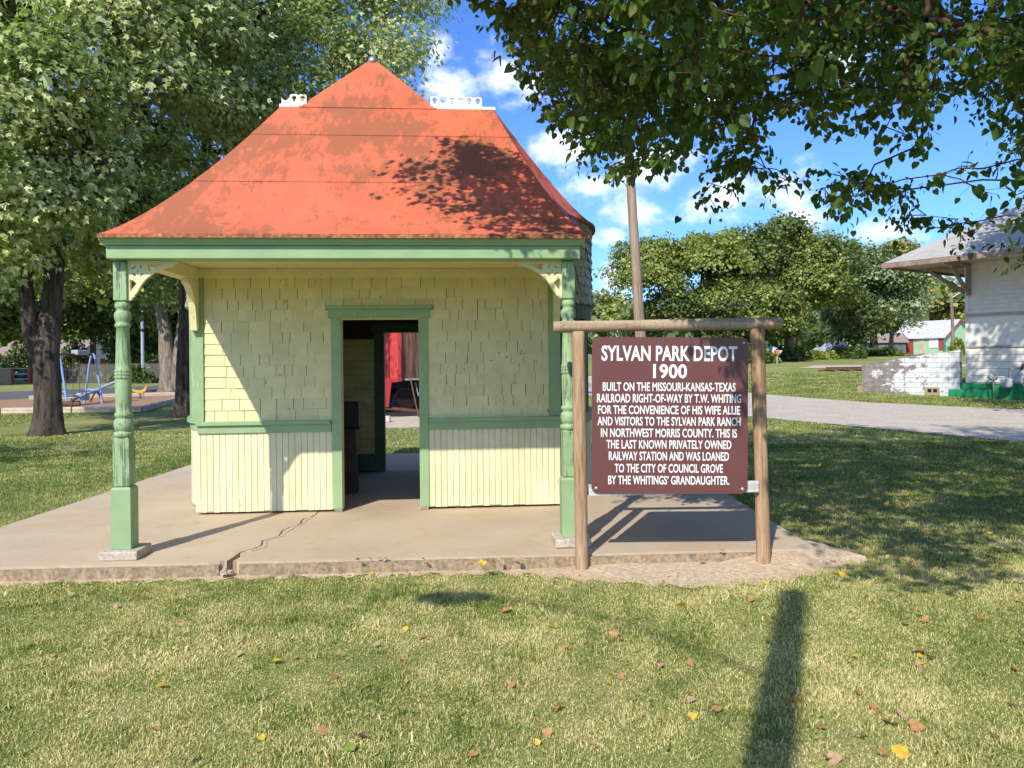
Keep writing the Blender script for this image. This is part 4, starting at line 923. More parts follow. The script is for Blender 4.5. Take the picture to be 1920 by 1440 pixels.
# ================================================================== PLAYGROUND
def playground():
    t = empty('timber_edging', (-12.95, 26.9, 0), 0, 'two pale timber courses edging the playground mulch', 'edging'); mt = wood('landscape_timber', (.42, .32, .22), (.58, .47, .35), (.66, .57, .45), (4, 12, 12))
    run = [((-12.95, 26.9), (-17.7, 26.6)), ((-17.7, 26.6), (-22.5, 26.1)), ((-12.95, 26.9), (-14.5, 33.2)), ((-14.5, 33.2), (-16.2, 39.5)), ((-16.2, 39.5), (-23, 36.5))]
    for (x0, y0), (x1, y1) in run:
        dx, dy = x1 - x0, y1 - y0; l = math.hypot(dx, dy); n = max(1, round(l / 2.4))
        for i in range(n):
            for c in range(2):
                a = i / n + .006; b = (i + 1) / n - .004
                if b - a < .02: continue
                MB().bar((x0 + dx * a + 12.95, y0 + dy * a - 26.9, .06 + c * .105), (x0 + dx * b + 12.95, y0 + dy * b - 26.9, .06 + c * .105), .13, .10).build('timber', mt, t, bevel=.012, seg=1)
    d = 32; b = MAT['blue']; xr = at(174, 32.5); zt = 2.12; xl = at(108, 30.5); t = empty('swing_set', (xr, 32.5, 0), 0, 'small pale blue metal swing set in the playground behind the big tree', 'swing set'); lx = xl - xr; ly = -2.0
    ax = Vector((lx, ly, 0)).normalized(); pr = Vector((-ax.y, ax.x, 0))
    pr = Vector((.72, -.35, 0))
    for nm, c in (('end_frame', Vector((0, 0, 0))), ('end_frame', Vector((lx, ly, 0)))):
        m = MB(); a1 = c + pr * .75; a2 = c - pr * .75
        m.tube([a1 + Vector((0, 0, -.1)), c + pr * .28 + Vector((0, 0, 1.7)), c + pr * .1 + Vector((0, 0, zt - .03)), c + Vector((0, 0, zt)), c - pr * .1 + Vector((0, 0, zt - .03)), c - pr * .28 + Vector((0, 0, 1.7)), a2 + Vector((0, 0, -.1))], .042, 8)
        m.bar(c + pr * .59 + Vector((0, 0, .62)), c - pr * .59 + Vector((0, 0, .62)), .05, .06); m.build(nm, b, t, smooth=False)
    MB().tube([(0, 0, zt - .02), (lx, ly, zt - .02)], .045, 8).build('top_bar', MAT['rust'], t)
    def hang(u, z1, nm, mat, sz):
        c = Vector((lx * u, ly * u, 0)); m = MB()
        for q in (-.2, .2): m.tube([c + ax * q + Vector((0, 0, zt - .05)), c + ax * q + Vector((0, 0, z1))], .012, 5)
        m.build('chain', MAT['rust'], t); MB().box(c.x - .22, c.x + .22, c.y - .14, c.y + .14, z1 - sz, z1).build(nm, mat, t, bevel=.04)
    hang(.3, .5, 'bucket_seat', b, .3); hang(.68, .45, 'swing_seat', MAT['dark_green'], .06)
    MB().obox((lx * .38, ly * .38, zt + .06), ax, Vector((-ax.y, ax.x, 0)), (0, 0, 1), .32, .16, .1).build('looped_seat', MAT['grey_metal'], t, bevel=.03)
    t = empty('seesaw', (at(180, 33.5), 33.5, 0), 0, 'long grey seesaw plank tilted up beside the blue swing set', 'seesaw'); a, c = Vector((at(132, 30.5) - at(180, 33.5), -3, .28)), Vector((at(228, 36.5) - at(180, 33.5), 3, .95))
    MB().bar(a, c, .22, .07).build('plank', MAT['grey_metal'], t); MB().tube([(-.3, 0, 0), (0, 0, .58), (.3, 0, 0)], .05, 8).build('fulcrum', MAT['rust'], t)
    MB().tube([a + Vector((.4, .35, .0)), a + Vector((.4, .35, .33))], .03, 6).tube([a + Vector((.2, .35, .33)), a + Vector((.6, .35, .33))], .025, 6).build('handle', MAT['rust'], t)
    t = empty('fallen_log', (at(122, 29.8), 29.8, .02), 0, 'dark log lying on the playground mulch beside the swing legs', 'log'); MB().tube([(-.35, 0, .12), (.45, .2, .14)], [.13, .11], 10).build('log', MAT['bark_brown'], t); MB().tube([(.1, .1, .2), (.5, .0, .42)], .05, 8).build('stub', MAT['bark_brown'], t)
    t = empty('spring_rider', (at(262, 36), 36, .02), R(20), 'yellow spring rider toy in the playground mulch', 'spring rider'); t.scale = (.62, .62, .72)
    m = MB(); P = [(.1 * math.cos(a), .1 * math.sin(a), .03 + .36 * a / (8 * PI)) for a in np.linspace(0, 8 * PI, 50)]; m.tube(P, .018, 5); m.build('spring', MAT['rust'], t)
    m = MB(); pr_ = [(-.55, .62), (-.45, .5), (-.2, .4), (.2, .4), (.42, .55), (.52, .85), (.42, .9), (.3, .68), (.05, .58), (-.3, .6), (-.5, .72)]; n = len(pr_); m.add([(x, -.09, z) for x, z in pr_] + [(x, .09, z) for x, z in pr_], [tuple(range(n)), tuple(range(2 * n - 1, n - 1, -1))] + [(i, (i + 1) % n, n + (i + 1) % n, n + i) for i in range(n)]); m.build('body', MAT['yellow'], t, bevel=.03)
    MB().tube([(.36, -.25, .76), (.36, .25, .76)], .02, 6).build('handle', MAT['yellow'], t)
playground()

# ================================================================== RED CABOOSE BEHIND THE DEPOT
def caboose():
    RD = MAT['red']; br = wood('old_car_siding', (.10, .045, .03), (.17, .085, .055), (.26, .17, .12), (9, 9, .8))
    t = empty('caboose', (-3.78, 25.4, .02), R(40), 'old railway caboose with a bright red end platform and worn brown wooden side', 'caboose')
    L_, W_ = 7.0, 2.7
    MB().box(0, L_, 0, W_, 1.02, 3.55).build('body', br, t)
    m = MB()
    for i in range(int(L_ / .14)): m.box(i * .14 + .004, i * .14 + .132, -.018, -.001, 1.06, 3.5)
    m.build('side_boards', br, t)
    MB().box(.25, L_, -.06, -.02, 1.03, 1.085).build('sill_strip', MAT['grey_metal'], t)
    MB().box(-.03, -.002, .0, W_, 1.0, 3.55).box(-.06, .10, -.08, -.03, 1.0, 3.5).build('end_wall', RD, t)
    p = MB().box(-1.0, -.035, -.02, W_, .98, 1.1).build('platform', RD, t)
    MB().add([(-.98, -.06, 1.0), (-.30, -.06, 1.0), (-.42, -.06, .18), (-.90, -.06, .18), (-.98, -.10, 1.0), (-.30, -.10, 1.0), (-.42, -.10, .18), (-.90, -.10, .18)], [(0, 1, 2, 3), (4, 5, 6, 7), (0, 1, 5, 4), (1, 2, 6, 5), (2, 3, 7, 6), (3, 0, 4, 7)]).build('step_side', RD, p)
    MB().box(-.95, -.38, -.05, .3, .25, .28).box(-.95, -.38, .0, .5, .55, .58).build('step_tread', RD, p)
    MB().bar((-.9, -.12, .17), (.55, -.5, -.0), .06, .05).bar((-.3, -.1, .15), (.8, -.55, .0), .05, .05).build('step_rail', MAT['rust'], p)
    m = MB()
    for y in (.0, W_ - .05): m.tube([(-.98, y, 1.1), (-.98, y, 3.5)], .04, 8)
    for z in (1.5, 1.95): m.tube([(-.98, 0, z), (-.98, W_, z)], .025, 6)
    m.build('railing', RD, p)
    m = MB().tube([(-.12, -.14, 1.3), (-.12, -.2, 1.4), (-.12, -.2, 2.2), (-.12, -.1, 2.3)], .02, 6); m.build('grab_iron', RD, t)
    m = MB()
    for z in (1.45, 1.85, 2.25, 2.65, 3.05): m.tube([(-1.0, .25, z), (-1.0, .75, z)], .018, 6)
    m.tube([(-1.0, .25, 1.1), (-1.0, .25, 3.7)], .022, 6); m.tube([(-1.0, .75, 1.1), (-1.0, .75, 3.7)], .022, 6); m.build('ladder', RD, t)
    vs = []; n = 9
    for x in (-1.1, L_ + .9):
        for k in range(n): a = k / (n - 1); vs.append((x, -.12 + a * (W_ + .24), 3.55 + .32 * math.sin(PI * a)))
    MB().add(vs, [(k, k + 1, n + k + 1, n + k) for k in range(n - 1)] + [tuple(range(n)), tuple(range(2 * n - 1, n - 1, -1)), (0, n, 2 * n - 1, n - 1)]).build('roof', MAT['rust'], t)
    MB().box(2.6, 4.6, .35, W_ - .35, 3.6, 4.6).build('cupola', RD, t)
    for x in (1.2, 4.8): f = MB().box(x, x + .7, -.05, -.019, 2.1, 2.95).build('window', RD, t); MB().box(x + .08, x + .62, -.058, -.051, 2.18, 2.87).build('pane', MAT['win_dark'], f)
    MB().box(.2, L_ - .2, .5, W_ - .5, .75, 1.0).build('underframe', MAT['black'], t)
    for x in (1.3, L_ - 1.3):
        tr = MB().box(x - 1.0, x + 1.0, .35, .45, .45, .7).box(x - 1.0, x + 1.0, W_ - .45, W_ - .35, .45, .7).build('truck', MAT['black'], t)
        for wx in (x - .65, x + .65):
            for y in (.5, W_ - .6): MB().tube([(wx, y, .42), (wx, y + .12, .42)], .42, 20).build('wheel', MAT['rust'], tr)
    m = MB()
    for i, x in enumerate((.75, 1.0, 1.25)): m.tube([(x, .1, .95), (x + .1, .1, .5 - .05 * i), (x + .3, .1, .9)], .025, 6)
    m.build('brake_rod', MAT['grey_metal'], t)
    t2 = empty('brace_pole', (-3.35, 25.3, 0), R(0), 'thin rusty rod propped against the caboose side', 'rod'); MB().tube([(0, .0, 1.12), (.52, -2.2, .03)], .022, 6).build('rod', MAT['rust'], t2)
    for y in (.45, W_ - .55):
        tt = empty('railway_rail', (-3.78, 25.4, .02), R(40), ('nearer' if y < 1 else 'farther') + ' rusty rail under the red caboose', 'rail'); MB().box(-4, L_ + 3, y, y + .07, -.02, .02).box(-4, L_ + 3, y + .02, y + .05, -.10, -.02).build('rail', MAT['rust'], tt)
    t3 = empty('railway_tie', (-3.7, 21.3, .02), R(2), 'weathered timber tie lying in the pale gravel before the caboose', 'tie'); MB().box(-.75, .3, -.12, .12, 0, .16).build('timber', MAT['plank'], t3, bevel=.015)
caboose()

# ================================================================== TREES
def unit(a): return a / np.maximum(np.linalg.norm(a, axis=-1, keepdims=True), 1e-9)
T_OVAL = (np.array([(0, 0, 0), (.5, .45, .10), (0, 1, -.08), (-.5, .45, .10)]), [(0, 1, 2), (0, 2, 3)])
T_MAPLE = (np.array([(0, 0, 0), (.32, .12, .06), (.58, .52, .02), (.24, .50, .08), (0, 1.05, -.10), (-.24, .50, .08), (-.58, .52, .02), (-.32, .12, .06), (0, .45, -.03)]),
           [(0, 1, 8), (1, 2, 3, 8), (8, 3, 4), (8, 4, 5), (8, 5, 6, 7), (0, 8, 7)])
T_HEART = (np.array([(0, .06, 0), (.28, -.02, .06), (.50, .22, .09), (.44, .55, .07), (.20, .86, .0), (0, 1.08, -.10), (-.20, .86, .0), (-.44, .55, .07), (-.50, .22, .09), (-.28, -.02, .06), (0, .5, -.02)]),
           [(0, 1, 2, 10), (10, 2, 3, 4), (10, 4, 5), (10, 5, 6), (10, 6, 7, 8), (0, 10, 8, 9)])
T_CLUMP = (np.array([(0, 0, 0), (.42, .25, .12), (.3, .75, .05), (0, 1, -.12), (-.36, .7, .1), (-.44, .2, -.05)]), [(0, 1, 2, 3), (0, 3, 4, 5)])
def leaves_mesh(name, P, A, N, size, tmpl, width=1.0):
    """P origins, A leaf axis, N approx normal, size per leaf"""
    A = unit(A); X = unit(np.cross(A, N)); Z = np.cross(X, A); V, F = tmpl; size = np.asarray(size).reshape(-1, 1, 1)
    v = P[:, None] + size * (V[None, :, 0:1] * width * X[:, None] + V[None, :, 1:2] * A[:, None] + V[None, :, 2:3] * Z[:, None])
    n, k = len(P), len(V); flat = np.concatenate([np.array(f) for f in F]); tot = np.array([len(f) for f in F])
    f = (flat[None] + k * np.arange(n)[:, None]).ravel(); return np_mesh(name, v.reshape(-1, 3), f, np.tile(tot, n))
def rv(n, s=1.0): return rng.normal(0, s, (n, 3))

def skeleton(root_pts, root_r, tips, tip_r=.006, pull=.5):
    """grow branches joining every twig to the nearest earlier twig or limb; returns MB"""
    nodes = [np.array(p, float) for p in root_pts]; par = [max(i - 1, 0) for i in range(len(nodes))]; base = len(nodes); org = nodes[-1]
    d = np.linalg.norm(tips - org, axis=1); order = np.argsort(d); N = np.zeros((base + len(tips), 3)); N[:base] = nodes; cnt = base
    for i in order:
        p = tips[i]; lo = 1 if base > 2 else 0; q = N[lo:cnt]; dist = np.linalg.norm(q - p, axis=1) + pull * .12 * np.linalg.norm(q - org, axis=1) + .6 * np.maximum(0, q[:, 2] - p[2])
        par.append(int(np.argmin(dist)) + lo); N[cnt] = p; cnt += 1
    w = np.ones(cnt)
    for i in range(cnt - 1, base - 1, -1): w[par[i]] += w[i]
    return N, par, w, base
def branches(m, N, par, w, base, r_root, tip_r, minw=1, n_hi=8):
    wm = max(w[base - 1], 1); ex = .46
    for i in range(base, len(N)):
        if w[i] < minw: continue
        a, b = Vector(N[par[i]]), Vector(N[i]); L = (b - a).length
        r1 = max(tip_r, min(r_root * .62, r_root * (w[i] / wm) ** ex)); r0 = min(r_root * .75, max(tip_r, r_root * (w[i] / wm) ** ex * 1.15))
        mid = a.lerp(b, .5) + Vector((random.gauss(0, .05), random.gauss(0, .05), .06 + random.gauss(0, .04))) * L
        m.tube([a, mid, b], [r0, (r0 + r1) / 2, r1], n_hi if r0 > .05 else (5 if r0 > .015 else 4), False)

def trunk_tube(m, pts, radii, flare=1.3, n=16, rough=.05):
    pts = [Vector(p) for p in pts]; P = []; Q = []; z0 = pts[0].z
    for i in range(len(pts) - 1):
        for k in range(6):
            t = k / 6; P.append(pts[i].lerp(pts[i + 1], t)); Q.append(radii[i] + (radii[i + 1] - radii[i]) * t)
    P.append(pts[-1]); Q.append(radii[-1])
    for i, p in enumerate(P):
        h = p.z - z0 - .2; Q[i] *= 1 + (flare - 1) * math.exp(-max(h, 0) / .35)
    b = len(m.v); m.tube(P, Q, n, False)
    ph = [random.random() * 6 for _ in range(4)]
    for i, p in enumerate(P):
        for k in range(n):
            a = 2 * PI * k / n; v = Vector(m.v[b + i * n + k]); fl = math.exp(-max(p.z - z0 - .2, 0) / .3)
            s = 1 + rough * (math.sin(3 * a + ph[0] + p.z) + .6 * math.sin(7 * a + ph[1] - .5 * p.z) + random.gauss(0, .3)) + fl * .25 * math.sin(5 * a + ph[2])
            m.v[b + i * n + k] = tuple(p + (v - p) * s)

def puff_tree(name, label, base, trunk, puffs, leaf, leafmat_, twigs_per, leaves_per, tmpl=T_OVAL, bark_='bark', r_root=.3, group=None, droop=.5, spread=.28, tip_r=.01, minw=1, mats=None, width=.8, extra_trunks=(), hollow=.62):
    """puffs: (x,y,z,r) clumps of foliage; twigs sit in each clump's outer shell, leaves hang round each twig"""
    bx, by, bz = base; t = empty(name, base, 0, label, 'tree', group)
    tips = []; outs = []
    for x, y, z, r in puffs:
        n = max(6, int(twigs_per * r * r)); d = unit(rv(n)); d[:, 2] = np.where(d[:, 2] < -.25, -d[:, 2] * .6, d[:, 2]); d = unit(d)
        lump = 1 + .22 * np.sin(3.1 * d[:, 0] + x) * np.sin(2.7 * d[:, 1] + y) + .15 * np.sin(5 * d[:, 2] + z)
        rad = r * lump * (hollow + (1 - hollow) * rng.random(n) ** .6)
        p = np.array([x, y, z]) + d * rad[:, None] * np.array([1.05, 1.05, .82]); tips.append(p); outs.append(d)
    tips = np.concatenate(tips) - np.array(base); outs = np.concatenate(outs)
    N, par, w, b0 = skeleton([np.array(p) - np.array(base) for p in trunk[0]], trunk[1], tips)
    m = MB(); trunk_tube(m, N[:b0], trunk[1])
    for tp, tr in extra_trunks: trunk_tube(m, [np.array(p) - np.array(base) for p in tp], tr, 1.0)
    branches(m, N, par, w, b0, r_root, tip_r, minw)
    m.build('trunk', MAT[bark_], t, smooth=True)
    n = len(tips); k = leaves_per
    C = np.repeat(tips, k, 0); O = np.repeat(outs, k, 0); M_ = n * k
    ax = unit(O + rv(M_, .55)); P = C + rv(M_, spread) * np.array([1, 1, .75]); P += ax * 0
    A = unit(ax * .6 + rv(M_, .5) + np.array([0, 0, -droop])); Nn = unit(rv(M_, .5) + np.array([0, 0, .55]) + O * 1.25)
    s = leaf * np.exp(rng.normal(0, .25, M_))
    if mats is None: groups = [(leafmat_, np.ones(M_, bool))]
    else:
        pp = np.concatenate([np.full(max(6, int(twigs_per * q[3] ** 2)), .12 if rng.random() > mats[1] else .82) for q in puffs]); pick = np.repeat(rng.random(n) < pp, k); groups = [(leafmat_, ~pick), (mats[0], pick)]
    crown = None
    for i, (mt, sel) in enumerate(groups):
        me = leaves_mesh('crown', P[sel], A[sel], Nn[sel], s[sel], tmpl, width)
        o = link('crown', me, MAT[mt], t)
    return t

def pf(px, py, d, r): return (at(px, d), d, zat(px, py, d), r)
# --- big silver maple, left
d = 18.6; b = (at(88, d), d, 0)
puff_tree('maple_tree', 'big silver maple with a thick forked grey trunk nearest on the left lawn', b,
    ([(b[0], b[1], -.2), (b[0] + .02, b[1], .9), (b[0] - .02, b[1], 2.0), (at(95, d), d + .1, 3.2), (at(100, d), d + .2, 5.0), (at(150, d), d + .3, 7.4), (at(205, d), d + .3, 9.8), (at(215, d), d + .3, 12.5)], [.30, .29, .30, .22, .20, .18, .15, .10]),
    [pf(120, 420, 17, .95), pf(215, 470, 19.5, .9), pf(290, 425, 20.5, 1.0), pf(15, 330, 16.2, 1.1), pf(175, 250, 17.2, .9), pf(90, 165, 16.2, 1.5), pf(-10, 250, 15.8, 1.5), pf(60, 400, 16.6, 1.25), pf(150, 345, 17.4, 1.0), pf(-60, 470, 16.6, 1.4), pf(30, 480, 18, .9), pf(195, 70, 17.6, 1.5), pf(300, 185, 18.8, 1.5), pf(360, 80, 19.5, 1.6), pf(-110, 90, 17.6, 2.0),
     pf(100, -90, 18, 2.3), pf(320, -70, 19.2, 2.1), pf(195, 395, 19.6, 1.3), pf(320, 330, 20.2, 1.2), pf(245, 270, 20.4, 1.4), pf(-130, 330, 19, 2.0), pf(30, 55, 19.5, 1.8), pf(-250, 200, 19, 2.4), pf(-220, 0, 20, 2.5), pf(140, 500, 21, 1.0), pf(60, 545, 21.5, .9),
     pf(150, -260, 19, 2.6), pf(-60, -250, 19, 2.6), pf(110, 280, 19, 1.2), pf(400, 200, 20.5, 1.2)],
    .132, 'maple', 40, 27, T_MAPLE, 'bark', .26, None, .75, .24, .009, 1, ('maple_pale', .78), .95,
    extra_trunks=[([(b[0] - .12, b[1] - .05, 1.75), (at(64, d), d - .1, 2.5), (at(54, d), d - .2, 4.2), (at(40, d), d - .4, 6.2), (at(10, d), d - .8, 8.4)], [.20, .18, .16, .13, .08]),
                  ])
# --- second maple, behind the depot's left side
d = 24.0; b = (at(345, d), d, 0)
puff_tree('maple_tree', 'silver maple rising behind the left side of the red roof', b,
    ([(b[0], b[1], -.2), (b[0], b[1], 1.2), (at(352, d), d, 3.0), (at(352, d), d, 5.5), (at(375, d), d + .3, 8), (at(420, d), d + .5, 11)], [.27, .25, .23, .21, .17, .11]),
    [pf(480, 165, 22, 1.5), pf(600, 110, 22.5, 1.5), pf(462, 235, 21.6, 1.0), pf(560, 195, 22, 1.3), pf(690, 135, 23, 1.35), pf(745, 100, 24, 1.1), pf(640, 20, 24, 1.9), pf(520, 30, 24, 1.9), pf(420, 90, 24.5, 1.8), pf(765, 15, 25, 1.2), pf(735, 185, 24, .7),
     pf(395, 250, 23.2, 1.5), pf(345, 430, 24, 1.3), pf(300, 500, 25, 1.2), pf(250, 440, 25.5, 1.4), pf(560, -90, 24.5, 2.3), pf(700, -70, 25, 1.8), pf(420, -60, 25, 2.2), pf(330, 560, 26, 1.0), pf(395, 380, 25, 1.4), pf(500, 300, 25, 1.5), pf(600, 260, 26, 1.4), pf(480, -230, 25, 2.5), pf(360, 120, 27, 2.0)],
    .128, 'maple', 34, 26, T_MAPLE, 'bark', .22, None, .75, .28, .01, 1, ('maple_pale', .75), .95)
# --- pale twin trunk tree across the playground and others behind
d = 42; b = (at(318, d), d, gzf(at(318, d), d))
puff_tree('shade_tree', 'tree with a pale forked trunk beyond the playground', b, ([(b[0], d, b[2] - .2), (b[0] - .1, d, 1.6), (at(310, d), d, 3.4), (at(292, d), d, 6.2)], [.48, .42, .34, .2]),
    [pf(300, 470, d, 2.6), pf(230, 520, d - 1, 2.0), pf(380, 430, d + 1, 3), pf(270, 380, d + 1, 3), pf(180, 440, d, 2.6), pf(330, 560, d - .5, 1.5), pf(140, 545, d - 2, 1.6), pf(265, 590, d + 3, 1.2)], .26, 'far_leaf', 14, 16, T_CLUMP, 'bark_pale', .34, None, .5, .5, .02, 1, ('elm', .3), 1, [([(b[0] + .3, d, .1), (at(334, d), d, 1.8), (at(345, d), d, 5.0)], [.36, .3, .18])])
def auto_tree(name, label, px, d, ptop, pbot, wpx, leafm, n_puffs, leaf, tw, lp, bark_='bark', mats=None, group=None, trunk_r=.3, seed=1, tmpl=T_CLUMP, gap=0, spread=.45, flat=1.0):
    """crown of scattered clumps filling an uneven egg"""
    g = np.random.default_rng(seed); x = at(px, d); z0 = gzf(x, d); top, bot = zat(px, ptop, d), zat(px, pbot, d); w = wpx / 1440 * d / 2; h = (top - bot) / 2; cz = (top + bot) / 2; P = []
    r = max(.7, min(w, h) * .36)
    for i in range(n_puffs):
        for _ in range(50):
            q = g.uniform(-1, 1, 3); l = np.linalg.norm(q)
            if .35 < l < 1 - .15 * abs(q[2]): break
        q = q / l * (.45 + .55 * g.random()) if l < .95 else q * .82
        rr = r * g.uniform(.55, 1.3); P.append((x + q[0] * w, d + q[1] * w * .8, cz + q[2] * (h - rr * .6), rr))
    b = (x, d, z0); hb = bot - z0
    return puff_tree(name, label, b, ([(x, d, z0 - .3), (x + g.normal(0, .1), d, z0 + .4 * hb + .3), (x + g.normal(0, .2), d, bot + h * .4), (x + g.normal(0, .3), d, cz + h * .3)], [trunk_r, trunk_r * .85, trunk_r * .6, trunk_r * .3]), P, leaf, leafm, tw, lp, tmpl, bark_, trunk_r * .7, group, .4, spread, .02, 2, mats, 1.0)
GR = 'trees along the far side of the park'
auto_tree('shade_tree', 'tallest round green tree right of the leaning utility pole', 1310, 66, 408, 668, 250, 'elm', 30, .21, 26, 22, 'bark', ('far_leaf', .25), GR, .5, 3, spread=.34)
auto_tree('shade_tree', 'wide yellow green tree over a pale trunk in the middle of the far lawn', 1478, 68, 412, 668, 255, 'elm', 32, .21, 26, 22, 'bark_pale', ('far_leaf', .2), GR, .55, 4, spread=.34)
auto_tree('shade_tree', 'low bushy green tree behind the right end of the sign beam', 1395, 62, 520, 678, 190, 'elm', 18, .21, 24, 20, 'bark', ('far_leaf', .3), GR, .3, 5)
auto_tree('willow_tree', 'silvery green willow with a dark base left of the cottage', 1640, 76, 425, 668, 165, 'silver', 26, .24, 22, 20, 'bark', ('far_leaf', .25), GR, .5, 6)
auto_tree('shade_tree', 'dark dense tree low beside the willow above the ramp wall', 1612, 72, 545, 668, 100, 'far_leaf', 12, .28, 18, 16, 'bark', ('elm', .2), GR, .35, 7)
auto_tree('shade_tree', 'small spreading tree with a crooked pale trunk before the grey outbuilding', 1672, 84, 565, 632, 120, 'silver', 9, .30, 14, 14, 'bark_pale', ('far_leaf', .4), GR, .3, 8)
auto_tree('shade_tree', 'yellowing tree behind the mint cottage roof', 1765, 122, 528, 625, 120, 'autumn', 14, .45, 14, 15, 'bark', ('elm', .5), GR, .4, 9, spread=.7)
auto_tree('shade_tree', 'tall orange tinted tree behind the station eave', 1715, 132, 440, 620, 110, 'autumn', 16, .5, 14, 15, 'bark', ('silver', .5), GR, .45, 10, spread=.8)
auto_tree('shade_tree', 'green tree far behind the station wall', 1870, 120, 520, 640, 170, 'elm', 14, .45, 12, 15, 'bark', None, GR, .4, 12, spread=.7)
auto_tree('shade_tree', 'pale grey green tree low behind the depot right post', 1135, 84, 548, 655, 150, 'silver', 16, .36, 15, 16, 'bark', ('elm', .35), GR, .4, 11, spread=.5)
auto_tree('shade_tree', 'small round green tree just left of the leaning utility pole', 1190, 74, 560, 655, 110, 'elm', 12, .3, 16, 16, 'bark', ('silver', .3), GR, .3, 13)
auto_tree('shade_tree', 'distant green tree hidden mostly by the red roof', 960, 90, 520, 650, 260, 'elm', 16, .4, 12, 15, 'bark', ('silver', .3), GR, .4, 14)
GL = 'trees along the left street'
for i, (px, d_, pt, pb, w_, lm, lab) in enumerate([(-80, 58, 380, 690, 260, 'far_leaf', 'dark tree at the far left edge of the street'), (60, 66, 420, 680, 220, 'elm', 'tree with yellow green leaves behind the forked trunk'), (175, 76, 440, 672, 200, 'far_leaf', 'dark tree behind the blue swing set'),
        (255, 82, 470, 680, 170, 'autumn', 'yellowing tree between the swing set and the pale forked trunk'), (345, 88, 430, 690, 200, 'far_leaf', 'dark tree behind the pale forked trunk'), (450, 86, 420, 690, 240, 'elm', 'green tree far behind the depot left wall'), (620, 96, 470, 690, 260, 'far_leaf', 'dark tree far behind the depot'), (-260, 60, 300, 690, 300, 'elm', 'green tree off the far left side of the street'), (790, 100, 520, 680, 240, 'elm', 'green tree beyond the caboose')]):
    auto_tree('shade_tree', lab, px, d_, pt, pb + 12, w_, lm, 19, .36, 16, 17, 'bark_brown', ('far_leaf', .35) if lm != 'far_leaf' else ('elm', .25), GL, .4, 30 + i, spread=.6)
# distant wood closing the horizon
def far_wood():
    n = 26000; a = rng.uniform(-1.35, 1.35, n); rr = 190 + rng.normal(0, 16, n) + 25 * np.sin(a * 9); x = rr * np.sin(a); y = rr * np.cos(a) + 10; g = gz(x, y)
    top = 8.5 + 2.5 * np.sin(a * 23) + 1.5 * np.sin(a * 57 + 1) + 1.2 * np.sin(a * 120); z = g + top * rng.random(n) ** .7
    P = np.stack([x, y, z], 1); me = leaves_mesh('distant_wood', P, rv(n) + np.array([0, 0, .3]), rv(n) + np.array([0, -1, .5]), 2.0 * np.exp(rng.normal(0, .3, n)), T_CLUMP, 1.0)
    o = link('distant_wood', me, MAT['far_leaf']); tag(o, kind='stuff')
far_wood()
# shrubs at the foot of the far trees
def shrub(px, d, py, wpx, label, lm, seed):
    g = np.random.default_rng(seed); x = at(px, d); z = gzf(x, d); h = zat(px, py, d) - z; w = wpx / 1440 * d / 2; n = int(900 + 500 * w)
    p = unit(g.normal(0, 1, (n, 3))) * (g.random((n, 1)) ** .35); p[:, 2] = np.abs(p[:, 2]); hh = h * (1 + .25 * np.sin(p[:, 0] * 5 + seed)); P = np.stack([x + p[:, 0] * w, d + p[:, 1] * max(.7, w * .5), z + p[:, 2] * hh], 1)
    t = empty('shrub', (x, d, z), 0, label, 'shrub', 'shrubs at the foot of the far trees'); me = leaves_mesh('foliage', P - np.array([x, d, z]), rv(n) + np.array([0, 0, .4]), rv(n) + np.array([0, -.4, 1]), .26 * np.exp(rng.normal(0, .25, n)), T_CLUMP); link('foliage', me, MAT[lm], t)
    m = MB()
    for k in range(7): a = random.random() * 6; m.tube([(0, 0, -.1), (math.cos(a) * w * .4, math.sin(a) * .4, h * .7)], [.04, .015], 5)
    m.build('stem', MAT['bark_brown'], t)
for a in [(1418, 61, 640, 60, 'dark shrub between the sign post and the pale blue shed', 'far_leaf', 1), (1446, 62.2, 672, 26, 'low yellowish shrub before the pale blue shed', 'elm', 2), (1485, 65, 655, 50, 'round dark shrub left of the pale trunk', 'far_leaf', 3), (1540, 68, 660, 60, 'weedy shrub right of the pale trunk', 'elm', 4), (1590, 69, 650, 70, 'leafy shrub row end beside the dark dense tree', 'far_leaf', 5), (1655, 75, 655, 80, 'dark shrub under the willow', 'far_leaf', 6), (1795, 80, 640, 34, 'small green bush at the mint cottage corner', 'elm', 7),
          (20, 78, 650, 120, 'tall brushy hedge behind the red fence posts', 'far_leaf', 12), (130, 80, 648, 110, 'dark hedge behind the swing set', 'far_leaf', 13), (330, 74, 655, 120, 'dark hedge behind the pale forked trunk', 'far_leaf', 14), (230, 82, 650, 80, 'yellow green hedge left of the pale forked trunk', 'elm', 15),
          (250, 60, 690, 90, 'brushy shrub by the grey pole across the left street', 'far_leaf', 8), (190, 64, 700, 50, 'shrub behind the chain link fence', 'elm', 9), (1180, 66, 640, 110, 'hedge-like shrub behind the top of the sign', 'elm', 10), (1290, 62, 650, 130, 'broad shrub behind the sign board', 'far_leaf', 11)]: shrub(*a)

